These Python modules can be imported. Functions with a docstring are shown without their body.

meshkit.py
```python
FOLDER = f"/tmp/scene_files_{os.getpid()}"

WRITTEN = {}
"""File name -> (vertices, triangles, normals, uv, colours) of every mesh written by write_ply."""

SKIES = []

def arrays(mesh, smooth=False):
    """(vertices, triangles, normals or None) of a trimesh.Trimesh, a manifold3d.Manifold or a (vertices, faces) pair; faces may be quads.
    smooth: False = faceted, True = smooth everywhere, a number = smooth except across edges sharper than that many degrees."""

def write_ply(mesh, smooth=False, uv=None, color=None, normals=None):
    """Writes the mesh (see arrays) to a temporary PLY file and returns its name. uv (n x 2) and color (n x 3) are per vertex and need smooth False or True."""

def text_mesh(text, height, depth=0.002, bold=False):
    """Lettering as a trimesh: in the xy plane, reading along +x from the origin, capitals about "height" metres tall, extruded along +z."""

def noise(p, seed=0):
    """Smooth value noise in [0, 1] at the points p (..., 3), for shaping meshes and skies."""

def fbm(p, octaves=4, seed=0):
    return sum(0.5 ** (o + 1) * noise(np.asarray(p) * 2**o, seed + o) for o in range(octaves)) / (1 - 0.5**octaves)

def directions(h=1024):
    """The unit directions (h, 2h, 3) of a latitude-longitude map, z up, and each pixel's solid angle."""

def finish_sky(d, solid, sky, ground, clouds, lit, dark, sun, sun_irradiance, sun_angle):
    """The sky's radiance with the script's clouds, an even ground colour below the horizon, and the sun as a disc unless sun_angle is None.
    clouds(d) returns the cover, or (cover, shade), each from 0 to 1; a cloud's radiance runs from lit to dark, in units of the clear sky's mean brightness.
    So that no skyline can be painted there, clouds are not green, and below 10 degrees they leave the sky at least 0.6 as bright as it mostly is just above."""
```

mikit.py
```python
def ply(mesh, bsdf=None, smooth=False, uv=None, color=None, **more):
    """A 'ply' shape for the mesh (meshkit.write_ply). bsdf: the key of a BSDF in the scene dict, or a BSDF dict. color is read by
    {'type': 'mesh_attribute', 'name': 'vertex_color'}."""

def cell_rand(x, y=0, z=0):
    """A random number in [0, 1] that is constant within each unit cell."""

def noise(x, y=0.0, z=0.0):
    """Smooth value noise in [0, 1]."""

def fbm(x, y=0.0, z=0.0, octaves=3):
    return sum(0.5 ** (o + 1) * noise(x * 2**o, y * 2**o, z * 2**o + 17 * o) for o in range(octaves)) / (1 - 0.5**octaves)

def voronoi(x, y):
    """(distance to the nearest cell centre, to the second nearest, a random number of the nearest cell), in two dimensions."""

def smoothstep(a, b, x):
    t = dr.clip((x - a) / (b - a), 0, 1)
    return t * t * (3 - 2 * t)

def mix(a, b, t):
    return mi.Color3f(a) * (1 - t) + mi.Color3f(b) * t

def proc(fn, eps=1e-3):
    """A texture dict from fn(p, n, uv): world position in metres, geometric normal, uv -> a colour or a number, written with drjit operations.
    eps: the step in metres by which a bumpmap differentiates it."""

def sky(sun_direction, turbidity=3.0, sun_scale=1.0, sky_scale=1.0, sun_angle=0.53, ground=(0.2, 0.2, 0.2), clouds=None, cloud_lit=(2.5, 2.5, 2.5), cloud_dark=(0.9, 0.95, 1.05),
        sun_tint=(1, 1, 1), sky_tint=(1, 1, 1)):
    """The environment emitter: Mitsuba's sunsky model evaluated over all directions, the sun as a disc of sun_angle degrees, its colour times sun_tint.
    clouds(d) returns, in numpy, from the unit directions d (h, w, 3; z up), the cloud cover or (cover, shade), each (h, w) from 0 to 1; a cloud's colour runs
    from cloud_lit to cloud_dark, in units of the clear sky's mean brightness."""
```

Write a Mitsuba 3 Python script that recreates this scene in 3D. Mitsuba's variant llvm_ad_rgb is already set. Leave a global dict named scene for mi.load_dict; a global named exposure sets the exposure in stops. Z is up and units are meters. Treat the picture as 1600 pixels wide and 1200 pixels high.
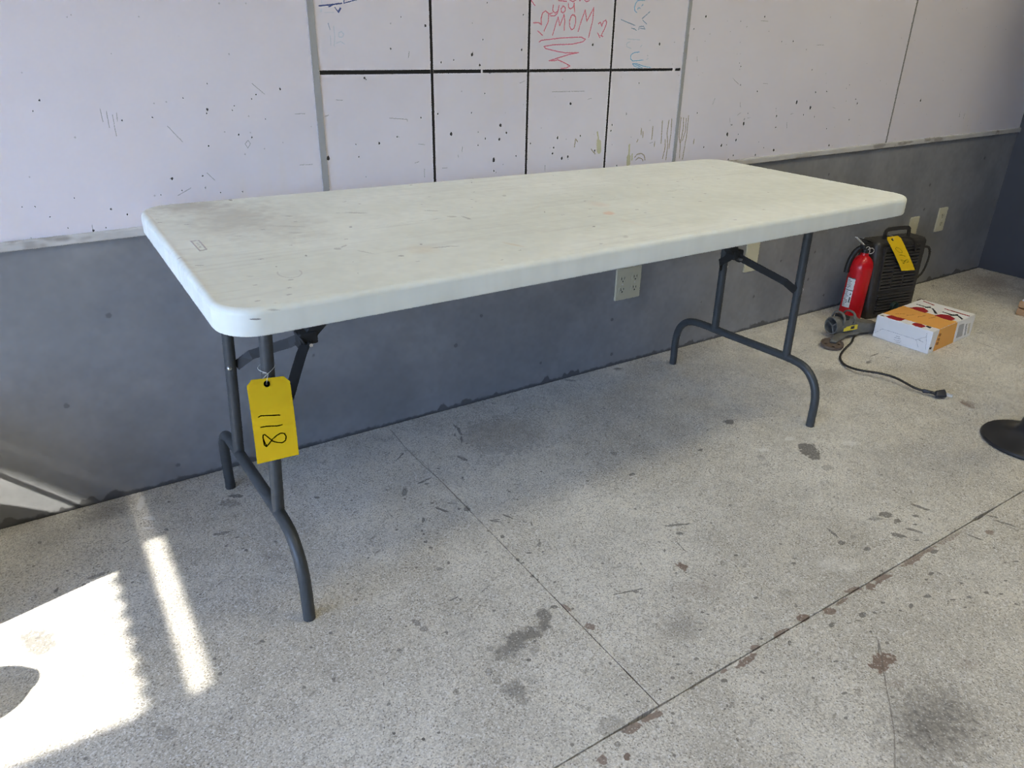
import math, numpy as np, trimesh, manifold3d, mitsuba as mi, drjit as dr, mikit, meshkit
from shapely.geometry import Polygon, LineString, Point, box as sbox
from shapely import affinity
from mikit import proc, noise, fbm, voronoi, cell_rand, smoothstep, mix
T = mi.ScalarTransform4f
rng = np.random.default_rng(7)
scene, labels = {}, {}

# ------------------------------------------------------------------ camera, sky, sun, exposure
yaw, pitch, roll = 0.5787, -0.4446, 0.0189
fw = np.array([math.sin(yaw)*math.cos(pitch), math.cos(yaw)*math.cos(pitch), math.sin(pitch)])
rt = np.cross(fw, [0, 0, 1]); rt /= np.linalg.norm(rt); up = np.cross(rt, fw)
up = -rt*math.sin(roll) + up*math.cos(roll)
EYE = np.array([-0.6502, -1.8909, 1.1056])
scene['camera'] = {'type': 'perspective', 'fov': math.degrees(2*math.atan(800/1159.13)), 'fov_axis': 'x', 'near_clip': 0.05, 'far_clip': 500.0,
                   'to_world': T().look_at(origin=EYE.tolist(), target=(EYE+fw).tolist(), up=up.tolist())}
SUN = np.array([-1.0, -0.286, 0.90])
scene['sky'] = mikit.sky(SUN, turbidity=3.0, sun_scale=1.4, sky_scale=2.4, ground=(0.35, 0.34, 0.32), sun_angle=0.53, sky_tint=(0.88, 0.97, 1.28), sun_tint=(0.84, 1.0, 1.28))
LAMP_WARM = (1.0, 0.92, 0.69)
LAMP_POWER = 1.55
exposure = 3.68

# ------------------------------------------------------------------ measured marks (metres in the room)
FLOOR_STAINS_SHADE = [(0.061,-0.943,44.619,-31.209,-11.787,-19.121,0,0.72,0.5),(-0.002,-0.959,16.787,-6.086,-5.946,-41.165,0,0.72,0.5),(-0.036,-0.968,24.215,-7.577,-4.682,-44.576,0,0.65,0.5),(-0.054,-0.983,37.329,-23.715,-26.511,-42.867,0,0.35,0.6),(-0.004,-1.003,68.031,-46.412,-34.877,-56.414,0,0.35,0.6),(-0.076,-0.952,102.328,-61.962,-61.243,-99.078,0,0.45,0.25),(-0.068,-0.978,57.949,-1.136,42.407,-170.799,0,0.5,0.25),(-0.109,-1.001,106.271,-64.079,-44.872,-72.448,0,0.4,0.25),(-0.088,-1.062,29.362,-19.041,-21.131,-34.069,0,0.6,0.6),(-0.104,-1.025,83.909,-51.805,-45.962,-74.161,0,0.35,0.25),(-0.093,-1.09,69.963,-46.07,-49.028,-78.974,0,0.4,0.25),(-0.028,-1.015,170.855,-114.522,-134.728,-217.75,0,0.8,0.25),(-0.053,-1.063,57.306,-38.704,-28.872,-46.578,0,0.3,0.8),(-0.17,-0.811,55.657,-64.559,-197.182,-78.439,0,0.55,0.25),(-0.162,-0.835,74.966,-89.322,-142.252,-56.68,0,0.6,0.25),(-0.191,-0.809,330.977,-156.997,-241.834,-392.073,0,0.75,0.25),(-0.068,-0.788,82.136,-16.192,21.045,-356.786,0,0.7,0.25),(-0.058,-0.797,265.248,-147.55,-146.472,-238.122,0,0.75,0.25),(0.004,-0.797,70.266,-1.619,221.601,-612.526,0,0.6,0.25),(-0.048,-0.685,101.988,-53.521,-78.512,-128.084,0,0.6,0.25),(-0.021,-0.676,250.36,-134.732,-76.667,-125.168,0,0.75,0.25),(-0.032,-0.606,219.408,-111.922,-144.729,-236.735,0,0.75,0.25),(-0.031,-0.579,178.053,-89.534,-78.476,-128.468,0,0.75,0.25),(-0.086,-0.584,404.653,-191.49,-244.006,-398.985,0,0.75,0.25),(-0.104,-0.622,344.534,-163.04,-255.003,-416.37,0,0.75,0.25),(-0.112,-0.641,298.419,-141.386,-260.683,-425.346,0,0.75,0.25),(-0.118,-0.653,350.865,-166.036,-264.703,-431.696,0,0.75,0.25),(0.118,-0.752,171.483,-111.662,-94.755,-154.742,0,0.75,0.25),(0.123,-0.766,125.849,-83.083,-127.632,-208.365,0,0.75,0.25),(0.116,-0.815,174.419,-118.097,-114.924,-187.324,0,0.75,0.25),(0.12,-0.831,213.598,-146.599,-135.798,-221.26,0,0.75,0.25),(0.196,-0.73,199.489,-137.808,-37.446,-61.276,0,0.6,0.25),(0.156,-0.744,131.567,-88.411,-184.122,-300.962,0,0.75,0.25),(0.185,-0.758,201.982,-140.578,-183.34,-299.721,0,0.75,0.25),(0.101,-0.922,99.534,-71.365,-100.051,-162.522,0,0.75,0.25),(0.131,-0.947,196.501,-147.584,-113.104,-183.695,0,0.75,0.25),(0.122,-0.938,32.283,-59.873,-143.817,-27.926,1,0.7,0.25),(0.129,-1.008,62.404,-48.944,-56.685,-91.895,1,0.75,0.25),(-0.32,-1.031,340.665,-0.117,17.131,-209.566,0,0.95,0.2),(-0.281,-1.069,160.232,-156.503,-222.301,-161.25,0,0.95,0.2),(-0.253,-1.071,333.009,-174.067,-270.367,-434.477,0,0.8,0.25),(-0.329,-1.011,551.038,-243.85,-266.566,-428.532,0,0.8,0.25),(-0.185,-1.01,164.991,-90.778,-70.349,-113.395,0,0.55,0.25),(-0.291,-0.923,646.438,-285.716,-117.027,-188.75,0,0.75,0.25),(0.001,-1.168,133.696,-104.608,-104.344,-167.979,0,0.4,0.25),(0.009,-1.219,32.733,-26.983,-21.307,-34.255,2,0.5,0.4),(-0.043,-1.264,75.414,-61.149,-51.805,-83.102,1,0.8,0.25),(-0.114,-0.849,49.638,-26.713,-38.338,-62.169,2,0.25,0.9),(-0.104,-0.887,40.666,-4.766,13.282,-100.849,2,0.2,0.9),(0.429,-0.964,32.165,-48.554,-61.281,-29.958,1,0.85,0.25),(0.421,-0.989,237.653,-234.821,-263.593,-429.818,0,0.9,0.25),(0.421,-1.047,22.666,-32.672,-49.644,-34.584,1,0.3,0.9),(0.458,-1.04,11.34,-14.878,-18.064,-16.688,1,0.15,1),(0.479,-0.912,14.078,-43.7,-542.88,90.57,0,0.75,0.25),(0.435,-0.904,325.515,-306.062,-90.831,-148.515,0,0.75,0.25),(0.566,-1.005,139.382,-154.559,-147.606,-241.202,0,0.75,0.25),(0.677,-1.086,111.656,-141.568,-149.069,-243.499,0,0.75,0.25),(0.659,-1.096,97.851,-123.637,-126.659,-206.767,0,0.75,0.25),(0.554,-1.044,155.163,-175.717,-96.29,-157.13,0,0.4,0.25),(0.266,-0.968,25.066,-15.937,-113.591,-419.918,0,0.75,0.25),(0.281,-0.977,120.315,-105.521,-106.265,-172.901,0,0.75,0.25),(0.297,-0.977,255.233,-226.968,-210.409,-342.454,0,0.75,0.25),(0.293,-1.106,14.116,-13.81,-10.085,-16.35,2,0.4,0.9),(0.317,-1.134,165.01,-168.454,-242.543,-393.092,0,1,0.2),(0.359,-1.101,195.417,-200.833,-182.98,-297.056,0,0.75,0.25),(0.364,-1.11,195.029,-202.674,-306.569,-497.616,0,0.75,0.25),(0.559,-1.154,34.005,-42.193,-30.378,-49.419,0,0.25,0.2),(0.491,-1.129,147.83,-171.485,-173.161,-281.558,0,0.75,0.25),(0.519,-1.122,319.391,-375.864,-28.177,-45.848,0,0.4,0.25),(0.529,-1.224,44.505,-57.533,-51.556,-83.655,1,0.9,0.25),(0.453,-1.227,33.554,-17.195,-0.345,-171.725,1,0.8,0.25),(0.334,-1.241,31.117,-12.308,2.579,-116.733,1,0.85,0.25),(0.374,-1.227,63.061,-42.443,-25.818,-161.962,1,0.8,0.25),(0.278,-1.237,68.63,-27.416,-1.49,-257.79,1,0.75,0.25),(0.196,-1.235,87.232,-87.672,-83.87,-135.231,0,0.7,0.25),(0.089,-1.242,41.55,-17.828,-16.933,-120.552,1,0.8,0.25),(0.039,-1.242,47.051,-18.486,-15.47,-108.527,1,0.8,0.25),(0.142,-1.205,207.297,-192.97,-168.599,-271.818,0,1,0.2),(0.088,-1.204,195.731,-172.856,-204.025,-328.632,0,0.75,0.25),(0.08,-1.181,239.298,-205.544,-199.943,-322.224,0,0.75,0.25),(0.254,-1.187,127.324,-129.115,-118.896,-192.176,0,0.75,0.25),(0.214,-1.178,195.93,-190.402,-181.463,-293.172,0,0.75,0.25),(0.181,-1.197,154.76,-148.372,-126.296,-203.813,0,0.75,0.25),(0.219,-1.207,150.987,-151.072,-159.844,-258.055,0,0.75,0.25),(0.256,-1.221,213.148,-222.983,-184.675,-298.216,0,0.75,0.25),(0.259,-1.253,128.323,-138.466,-127.258,-205.316,0,0.75,0.25),(0.446,-1.255,169.462,-212.276,-84.151,-136.221,0,0.75,0.25),(0.406,-1.218,157.555,-185.413,-166.396,-269.448,0,0.75,0.25),(0.281,-1.346,191.99,-230.6,-156.486,-251.893,0,0.75,0.25),(0.409,-1.339,194.467,-256.867,-125.93,-203.217,0,0.75,0.25),(0.22,-1.297,332.167,-361.277,-137.506,-221.412,0,0.75,0.25),(0.211,-1.3,334.504,-361.741,-208.194,-335.156,0,0.75,0.25),(0.108,-1.272,195.866,-187.527,-217.506,-349.781,0,0.75,0.25),(0.18,-1.357,619.648,-224.952,-11.334,-234.983,0,0.75,0.25),(-0.004,-1.281,138.398,-119.152,-75.699,-121.455,1,0.9,0.25),(-0.004,-1.254,155.817,-130.755,-77.364,-124.222,0,0.6,0.25),(0.546,-1.192,197.706,-251.212,-111.18,-180.626,0,0.75,0.25),(0.023,-1.225,50.496,-42.474,-29.274,-47.068,2,0.5,0.4),(1.025,-1.094,31.435,-58.955,-55.949,-46.43,0,0.75,0.25),(1.024,-1.125,49.184,-78.372,-52.197,-85.693,0,0.75,0.25),(1.086,-1.137,56.61,-113.475,-133.581,-110.245,0,0.75,0.25),(1.049,-1.158,88.189,-146.227,-176.456,-289.546,0,0.75,0.25),(1.023,-1.171,25.283,-56.326,-155.784,-87.73,0,0.75,0.25),(0.973,-1.165,21.391,-41.758,-90.237,-76.738,0,0.75,0.25),(0.99,-1.197,90.903,-151.281,-141.315,-231.371,0,0.75,0.25),(1.134,-1.124,13.051,-32.326,-156.123,-45.359,0,0.75,0.25),(0.981,-1.09,31.457,-47.644,-86.471,-141.995,0,0.5,0.25),(0.838,-1.075,16.108,-54.415,-220.792,42.262,0,0.75,0.25),(0.825,-1.107,64.385,-90.771,-57.223,-93.66,0,0.75,0.25),(0.856,-1.154,71.798,-107.053,-65.091,-106.453,0,0.75,0.25),(0.87,-1.108,82.138,-118.872,-79.793,-130.706,0,0.4,0.25),(0.908,-1.235,25.237,-20.655,-0.4,-95.907,1,0.75,0.25),(0.954,-1.234,19.009,-17.09,-4.728,-166.494,1,0.7,0.25),(0.984,-1.245,66.719,-115.487,-84.421,-138.016,0,0.75,0.25),(0.791,-1.236,30.729,-26.489,-7.57,-106.057,1,0.8,0.25),(0.737,-1.24,48.121,-72.125,-37.713,-61.393,1,0.8,0.25),(0.7,-1.227,35.596,-36.827,-29.697,-126.617,1,0.8,0.25),(0.645,-1.236,44.215,-28.463,-1.128,-233.532,1,0.75,0.25),(0.595,-1.24,46.621,-63.927,-52.852,-85.82,1,0.8,0.25),(1.071,-1.236,20.399,-21.606,-8.612,-129.546,1,0.5,0.25),(0.9,-1.287,69.856,-120.159,-71.59,-116.72,0,0.75,0.25),(0.918,-1.297,30.329,-95.03,-340.404,-60.945,0,0.75,0.25),(0.871,-1.293,118.376,-201.491,-164.708,-268.355,0,0.75,0.25),(0.819,-1.325,57.732,-98.474,-100.087,-162.766,0,0.75,0.25),(0.857,-1.361,97.228,-175.527,-177.1,-287.906,0,0.75,0.25),(0.896,-1.375,60.342,-141.448,-174.367,-156.813,0,0.75,0.25),(0.944,-1.387,77.829,-151.454,-114.851,-186.857,0,0.75,0.25),(0.968,-1.407,99.457,-200.24,-138.463,-225.238,0,0.75,0.25),(1.023,-1.39,96.525,-196.317,-164.834,-268.531,0,0.75,0.25),(1.116,-1.368,61.187,-127.476,-153.102,-249.99,0,0.75,0.25),(0.855,-1.388,106.778,-198.124,-182.02,-295.662,0,0.75,0.25),(0.901,-1.428,93.924,-186.501,-147.181,-238.991,0,0.5,0.25),(0.759,-1.324,126.448,-207.915,-72.573,-117.9,0,0.75,0.25),(0.645,-1.285,87.291,-128.934,-75.021,-121.765,0,0.75,0.25),(0.563,-1.269,107.195,-147.758,-64.766,-105.017,0,0.75,0.25),(0.716,-1.285,116.952,-180.408,-143.464,-233.154,0,0.75,0.25),(0.726,-1.32,145.23,-233.238,-184.551,-299.672,0,0.75,0.25),(0.597,-1.284,114.525,-163.759,-257.46,-417.535,0,0.75,0.25),(0.621,-1.29,49.519,-90.924,-323.053,-302.605,0,0.75,0.25),(0.615,-1.324,155.854,-234.213,-159.043,-257.71,0,0.75,0.25),(1.176,-1.276,44.958,-88.093,-49.699,-81.454,1,0.7,0.25),(1.126,-1.267,12.555,-36.319,-280.048,-86.021,0,0.75,0.25),(1.253,-1.242,22.03,-58.307,-179.298,-91.987,0,0.75,0.25),(1.253,-1.279,10.276,-30.311,-255.742,-92.682,0,0.75,0.25),(0.56,-1.385,28.578,-22.332,-6.937,-59.132,1,0.9,0.15),(0.587,-1.36,317.332,-485.688,-30.007,-48.549,0,0.7,0.25),(0.502,-1.523,5.361,-9.28,-5.342,-8.59,2,0.85,0.9),(0.541,-1.474,14.527,-24.366,-17.857,-28.772,2,0.4,0.9),(0.7,-1.48,19.484,-36.498,-25.264,-40.815,1,0.25,0.9),(0.534,-1.432,24.36,-38.776,-42.763,-68.977,1,0.3,0.8),(0.428,-1.393,109.064,-154.325,-161.929,-260.989,0,0.75,0.25),(0.455,-1.401,92.713,-135.021,-160.231,-258.319,0,0.5,0.25),(0.382,-1.429,183.483,-260.581,-174.353,-280.492,0,0.75,0.25),(0.485,-1.337,75.494,-105.157,-175.543,-283.685,0,0.75,0.25),(0.389,-0.231,7.813,-4.834,-4.558,-7.597,2,0.32,0.08),(0.41,-0.265,12.752,-8.15,-6.079,-10.125,2,0.14,0.8),(0.3,-0.149,181.358,-43.469,11.324,-31.049,0,0.75,0.25),(0.304,-0.122,49.047,-60.836,-306.508,-2.759,0,0.75,0.25),(0.283,-0.192,243.632,-135.995,-25.139,-41.868,0,0.75,0.25),(0.23,-0.291,45.618,-38.292,-160.96,-73.44,0,0.75,0.25),(0.279,-0.158,290.756,-159.266,-46.451,-77.435,0,0.75,0.25),(0.084,-0.19,42.99,0.643,160.13,-215.03,0,0.75,0.25),(0.082,-0.341,45.508,-10.17,45.425,-227.429,0,0.75,0.25),(0.086,-0.356,134.288,-45.141,-20.151,-265.711,0,0.75,0.25),(0.018,-0.359,108.835,-72.92,-42.488,-28.904,0,0.65,0.25),(0.176,-0.217,171.446,-88.233,-152.291,-252.951,0,0.75,0.25),(0.147,-0.304,199.567,-104.231,-164.687,-272.69,0,0.75,0.25),(0.182,-0.379,228.343,-127.824,-102.925,-170.15,0,0.75,0.25),(0.056,-0.445,133.111,-68.302,-144.416,-237.73,0,0.75,0.25),(0.058,-0.476,59.8,-49.561,-192.086,-100.577,0,0.75,0.25),(0.069,-0.497,94.825,-64.029,-178.515,-161.632,0,0.75,0.25),(0.099,-0.473,53.274,-28.981,-96.368,-158.626,0,0.4,0.25),(0.119,-0.516,113.718,-64.566,-59.3,-97.521,0,0.75,0.25),(0.102,-0.503,190.572,-105.651,-118.335,-194.622,0,0.75,0.25),(0.002,-0.5,225.826,-112.805,-36.607,-60.102,0,0.75,0.25),(-0.005,-0.488,361.546,-177.897,-123.656,-203.07,0,0.75,0.25),(-0.02,-0.537,307.807,-153.11,-129.94,-213.025,0,0.75,0.25),(-0.022,-0.552,309.533,-154.898,-131.851,-216.051,0,0.75,0.25),(-0.028,-0.578,268.089,-135.288,-112.739,-184.573,0,0.75,0.25),(-0.03,-0.607,189.476,-96.936,-138.977,-227.326,0,0.75,0.25),(0.007,-0.564,203.819,-105.952,-131.146,-214.931,0,0.5,0.25),(0.155,-0.598,43.364,-31.973,-170.957,-173.359,0,0.75,0.25),(0.191,-0.598,40.144,-41.332,-298.686,-133.069,0,0.75,0.25),(0.162,-0.593,113.297,-69.905,-205.984,-338.242,0,0.75,0.25),(0.179,-0.618,188.273,-119.673,-208.496,-342.219,0,0.75,0.25),(0.225,-0.652,356.126,-141.088,-1.844,-123.057,0,0.75,0.25),(0.196,-0.729,191.516,-132.133,-35.911,-58.768,0,0.6,0.25),(0.136,-0.658,145.943,-91.278,-82.835,-135.697,0,0.75,0.25),(0.622,-0.495,88.577,-73.81,-45.63,-75.769,0,0.5,0.25),(0.592,-0.609,152.476,-132.728,-100.778,-166.689,0,0.75,0.25),(1.023,-0.037,48.078,-40.455,-57.443,-97.392,0,0.75,0.25),(0.812,-0.028,32.684,-26.345,-81.458,-89.105,0,0.5,0.25),(0.497,0.021,18.888,-7.9,6.143,-64.874,0,0.6,0.6),(0.082,-0.068,19.422,-8.542,-12.23,-20.371,2,0.25,0.8),(1.882,-0.472,52.497,-60.089,2.451,-109.447,0,0.6,0.25),(1.963,-0.441,32.492,-36.795,14.597,-243.149,0,0.75,0.25),(1.985,-0.483,50.151,-78.223,-94.073,-160.075,0,0.5,0.25),(1.645,-0.467,8.029,-11.714,-11.003,-11.704,2,0.35,0.8),(1.647,-0.655,22.891,-79.261,-405.458,259.913,0,0.5,0.25),(1.844,-0.858,13.739,-35.812,-89.046,2.759,1,0.7,0.25),(2.57,-0.529,31.269,-63.675,-98.824,-97.775,0,0.5,0.25),(2.451,-0.618,7.62,-19.206,-215.163,23.351,0,0.4,0.25),(3.331,-0.174,3.908,-7.654,-3.075,-5.405,1,0.5,0.9),(2.868,-0.252,9.336,-16.896,-8.441,-14.686,1,0.2,1),(3.027,-0.059,57.784,-99.764,-44.377,-77.868,0,0.6,0.25),(1.126,-0.784,16.015,-29.351,-22.535,-5.962,0,0.85,0.2),(1.132,-0.755,42.405,-54.708,-30.351,-50.469,0,0.8,0.2),(1.111,-0.813,34.355,-45.516,-28.758,-47.721,0,0.8,0.2),(1.059,-0.531,36.955,-43.521,-37.576,-42.088,0,0.8,0.2),(0.854,-0.611,84.369,-86.328,-69.817,-116.011,0,0.75,0.25),(0.591,-0.609,107.256,-93.347,-78.792,-130.319,0,0.75,0.25),(0.622,-0.491,92.217,-76.663,-40.623,-67.464,0,0.5,0.25),(1.091,-0.87,34.755,-47.385,-30.283,-50.147,2,0.4,0.25),(0.974,-0.735,36.554,-60.523,-65.074,-19.762,2,0.4,0.25),(1.852,-0.866,15.237,-38.727,-41.744,-2.456,1,0.5,0.25),(0.536,-0.847,23.656,-20.74,-77.751,-179.677,0,0.75,0.25),(0.514,-0.875,66.444,-64.766,-81.3,-133.236,0,0.75,0.25),(1.137,-0.706,48.215,-60.526,-37.625,-62.659,3,0.4,0.25),(1.276,-0.819,21.27,-30.597,-33.526,-55.785,3,0.35,0.25),(1.015,-0.706,50.906,-60.096,-55.607,-92.406,3,0.35,0.25),(0.73,-1.139,16.946,-23.187,-20.684,-33.766,3,0.22,0.8),(0.754,-1.173,20.928,-29.89,-17.816,-29.067,3,0.22,0.8),(0.465,-0.252,14.229,-9.408,-4.288,-7.152,2,0.25,0.5),(0.392,-1.034,12.779,-12.787,-16.784,-27.318,1,0.2,1),(-0.389,-0.175,36.929,-9.018,-33.093,-54.477,0,0.45,0.25),(-0.367,-0.151,55.984,-14.084,-58.824,-96.942,0,0.75,0.25),(-0.43,-0.296,40.866,-5.8,-34.758,-144.23,0,0.6,0.25),(-0.545,-0.211,153.561,-26.936,-81.593,-133.786,0,0.75,0.25),(-0.825,-0.466,28.147,-1.4,-14.719,-23.829,0,0.8,0.35),(-0.652,-0.823,55.358,-9.71,-32.66,-52.486,0,0.35,0.25),(-0.328,-0.746,185.82,-68.75,-119.039,-192.867,0,0.75,0.25),(-0.169,-0.809,58.869,-58.796,-156.923,-79.8,0,0.6,0.25),(-0.163,-0.834,125.229,-62.667,-58.515,-94.844,0,0.6,0.25),(-0.707,-0.31,34.397,2.48,15.883,-161.35,0,0.6,0.25),(-0.785,-0.317,102.668,34.531,202.077,-168.19,0,0.75,0.25),(-0.805,-0.11,255.889,-13.102,-86.307,-141.27,0,0.75,0.25),(-0.352,-0.449,27.055,-8.091,-28.298,-46.233,2,0.25,0.8),(-0.66,-0.063,13.082,0.608,4.163,-23.032,2,0.45,0.8),(-0.788,-0.099,8.248,0.81,2.667,-15.149,2,0.22,1),(-0.58,-0.064,112.835,-39.293,-30.809,-19.21,3,0.6,0.25),(-0.571,-0.141,62.103,-9.809,-64.962,-106.688,3,0.6,0.25),(-0.58,-0.182,87.103,-13.672,-101.392,-166.289,3,0.5,0.25),(-0.452,-0.697,226.126,-64.13,-153.498,-248.496,0,0.75,0.25),(-0.402,-0.391,227.246,-60.135,-147.356,-240.944,0,0.75,0.25),(-0.189,-0.267,116.659,-40.974,-88.568,-145.921,0,0.75,0.25)]  # far right corner and left wall foot: dirt plus shade put into the colour
FLOOR_CRACKS = [[(0.606,-1.346),(0.585,-1.366),(0.537,-1.403),(0.477,-1.454),(0.428,-1.494),(0.363,-1.536)],[(1.24,-1.222),(1.247,-1.31)],[(0.125,-0.037),(0.118,-0.145),(0.118,-0.274),(0.123,-0.349),(0.123,-0.524)]]
TABLE_MARKS = [(-0.283,-0.058,27.895,-6.437,-51.051,-95.755,0,0.4,0.8),(-0.255,-0.073,174.785,-43.182,-63.719,-119.515,0,0.7,0.25),(-0.312,-0.042,334.784,-71.908,-51.128,-95.899,0,0.5,0.25),(-0.348,-0.074,8.388,-1.678,-3.847,-7.18,2,0.75,1),(-0.288,-0.237,8.63,-2.166,-2.79,-5.142,2,0.55,1),(-0.212,-0.331,10.831,-3.348,-3.588,-6.578,2,0.3,1),(-0.18,-0.269,99.894,-31.601,-98.933,-182.762,0,0.4,0.25),(-0.21,-0.348,29.817,-9.339,-65.751,-120.35,0,0.25,0.8),(-0.208,-0.406,57.862,-18.851,-49.937,-90.912,0,0.2,0.8),(-0.318,-0.381,114.092,-29.073,-121.903,-221.182,0,0.3,0.25),(-0.039,-0.299,39.117,-15.75,-70.239,-130.34,0,0.4,0.8),(-0.094,-0.409,298.936,-118.317,-81.4,-149.041,0,0.5,0.25),(-0.242,-0.564,351.119,-118.487,-107.159,-191.867,0,0.7,0.25),(-0.309,-0.603,563.51,-168.943,-157.613,-280.172,0,0.6,0.25),(-0.176,-0.547,115.145,-43.502,-66.811,-120.231,0,0.35,0.25),(-0.158,-0.536,108.171,-32.039,134.497,-255.529,0,0.35,0.25),(-0.136,-0.592,47.481,-22.405,-306.589,-170.843,0,0.25,0.25),(-0.02,-0.59,341.759,-169.549,-126.206,-228.026,0,0.7,0.25),(-0.087,-0.642,145.981,-68.085,-105.303,-188.684,0,0.5,0.25),(-0.032,-0.622,27.884,-13.903,-15.229,-27.417,3,0.3,0.9),(0.006,-0.625,42.839,-21.336,-49.507,-273.289,0,0.35,0.25),(0.124,-0.351,52.582,-26.885,-89.68,-166.98,0,0.3,0.25),(-0.424,-0.538,127.673,-26.948,-158.567,-281.869,0,0.4,0.25),(-0.28,-0.053,31.069,-7.2,-63.416,-119.021,0,0.5,0.6),(-0.363,-0.635,143.212,-38.464,-171.278,-302.679,0,0.2,0.25),(-0.18,-0.637,622.976,-248.695,-149.167,-266.128,0,0.5,0.25),(-0.197,-0.701,648.896,-262.749,-163.772,-290.173,0,0.5,0.25),(0.165,-0.444,67.711,-43.97,-175.727,-34.849,0,0.4,0.25),(0.14,-0.42,73.13,-39.663,-71.392,-132.157,0,0.3,0.25),(0.489,-0.55,53.315,-43.874,-24.071,-44.807,4,0.55,0.5),(0.528,-0.464,26.113,-22.553,-31.392,-9.892,4,0.2,1),(0.379,-0.632,164.795,-130.651,-102.237,-187.794,0,0.7,0.25),(0.142,-0.673,32.628,-23.17,-160.811,-76.327,3,0.5,0.7),(0.03,-0.629,60.853,-33.165,-127.41,-229.972,0,0.3,0.25),(0.386,-0.73,114.657,-98.295,-37.561,-68.398,0,0.25,0.7),(0.575,-0.55,144.639,-127.309,-84.141,-157.3,0,0.4,0.25),(0.374,-0.104,379.795,-218.361,-62.722,-121.151,0,0.7,0.25),(0.367,-0.282,152.921,-96.129,-55.162,-104.681,0,0.3,0.25),(0.358,-0.473,418.068,-292.359,-88.328,-164.515,0,0.6,0.25),(0.809,-0.329,267.863,-242.018,-61.367,-118.535,0,0.3,0.25),(0.481,-0.643,21.27,-20.361,-88.1,-20.004,4,0.12,1),(0.075,-0.817,25.43,-14.949,24.259,-385.662,0,0.55,0.25),(0.116,-0.811,67.746,-41.801,24.248,-378.097,0,0.6,0.25)]
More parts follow.
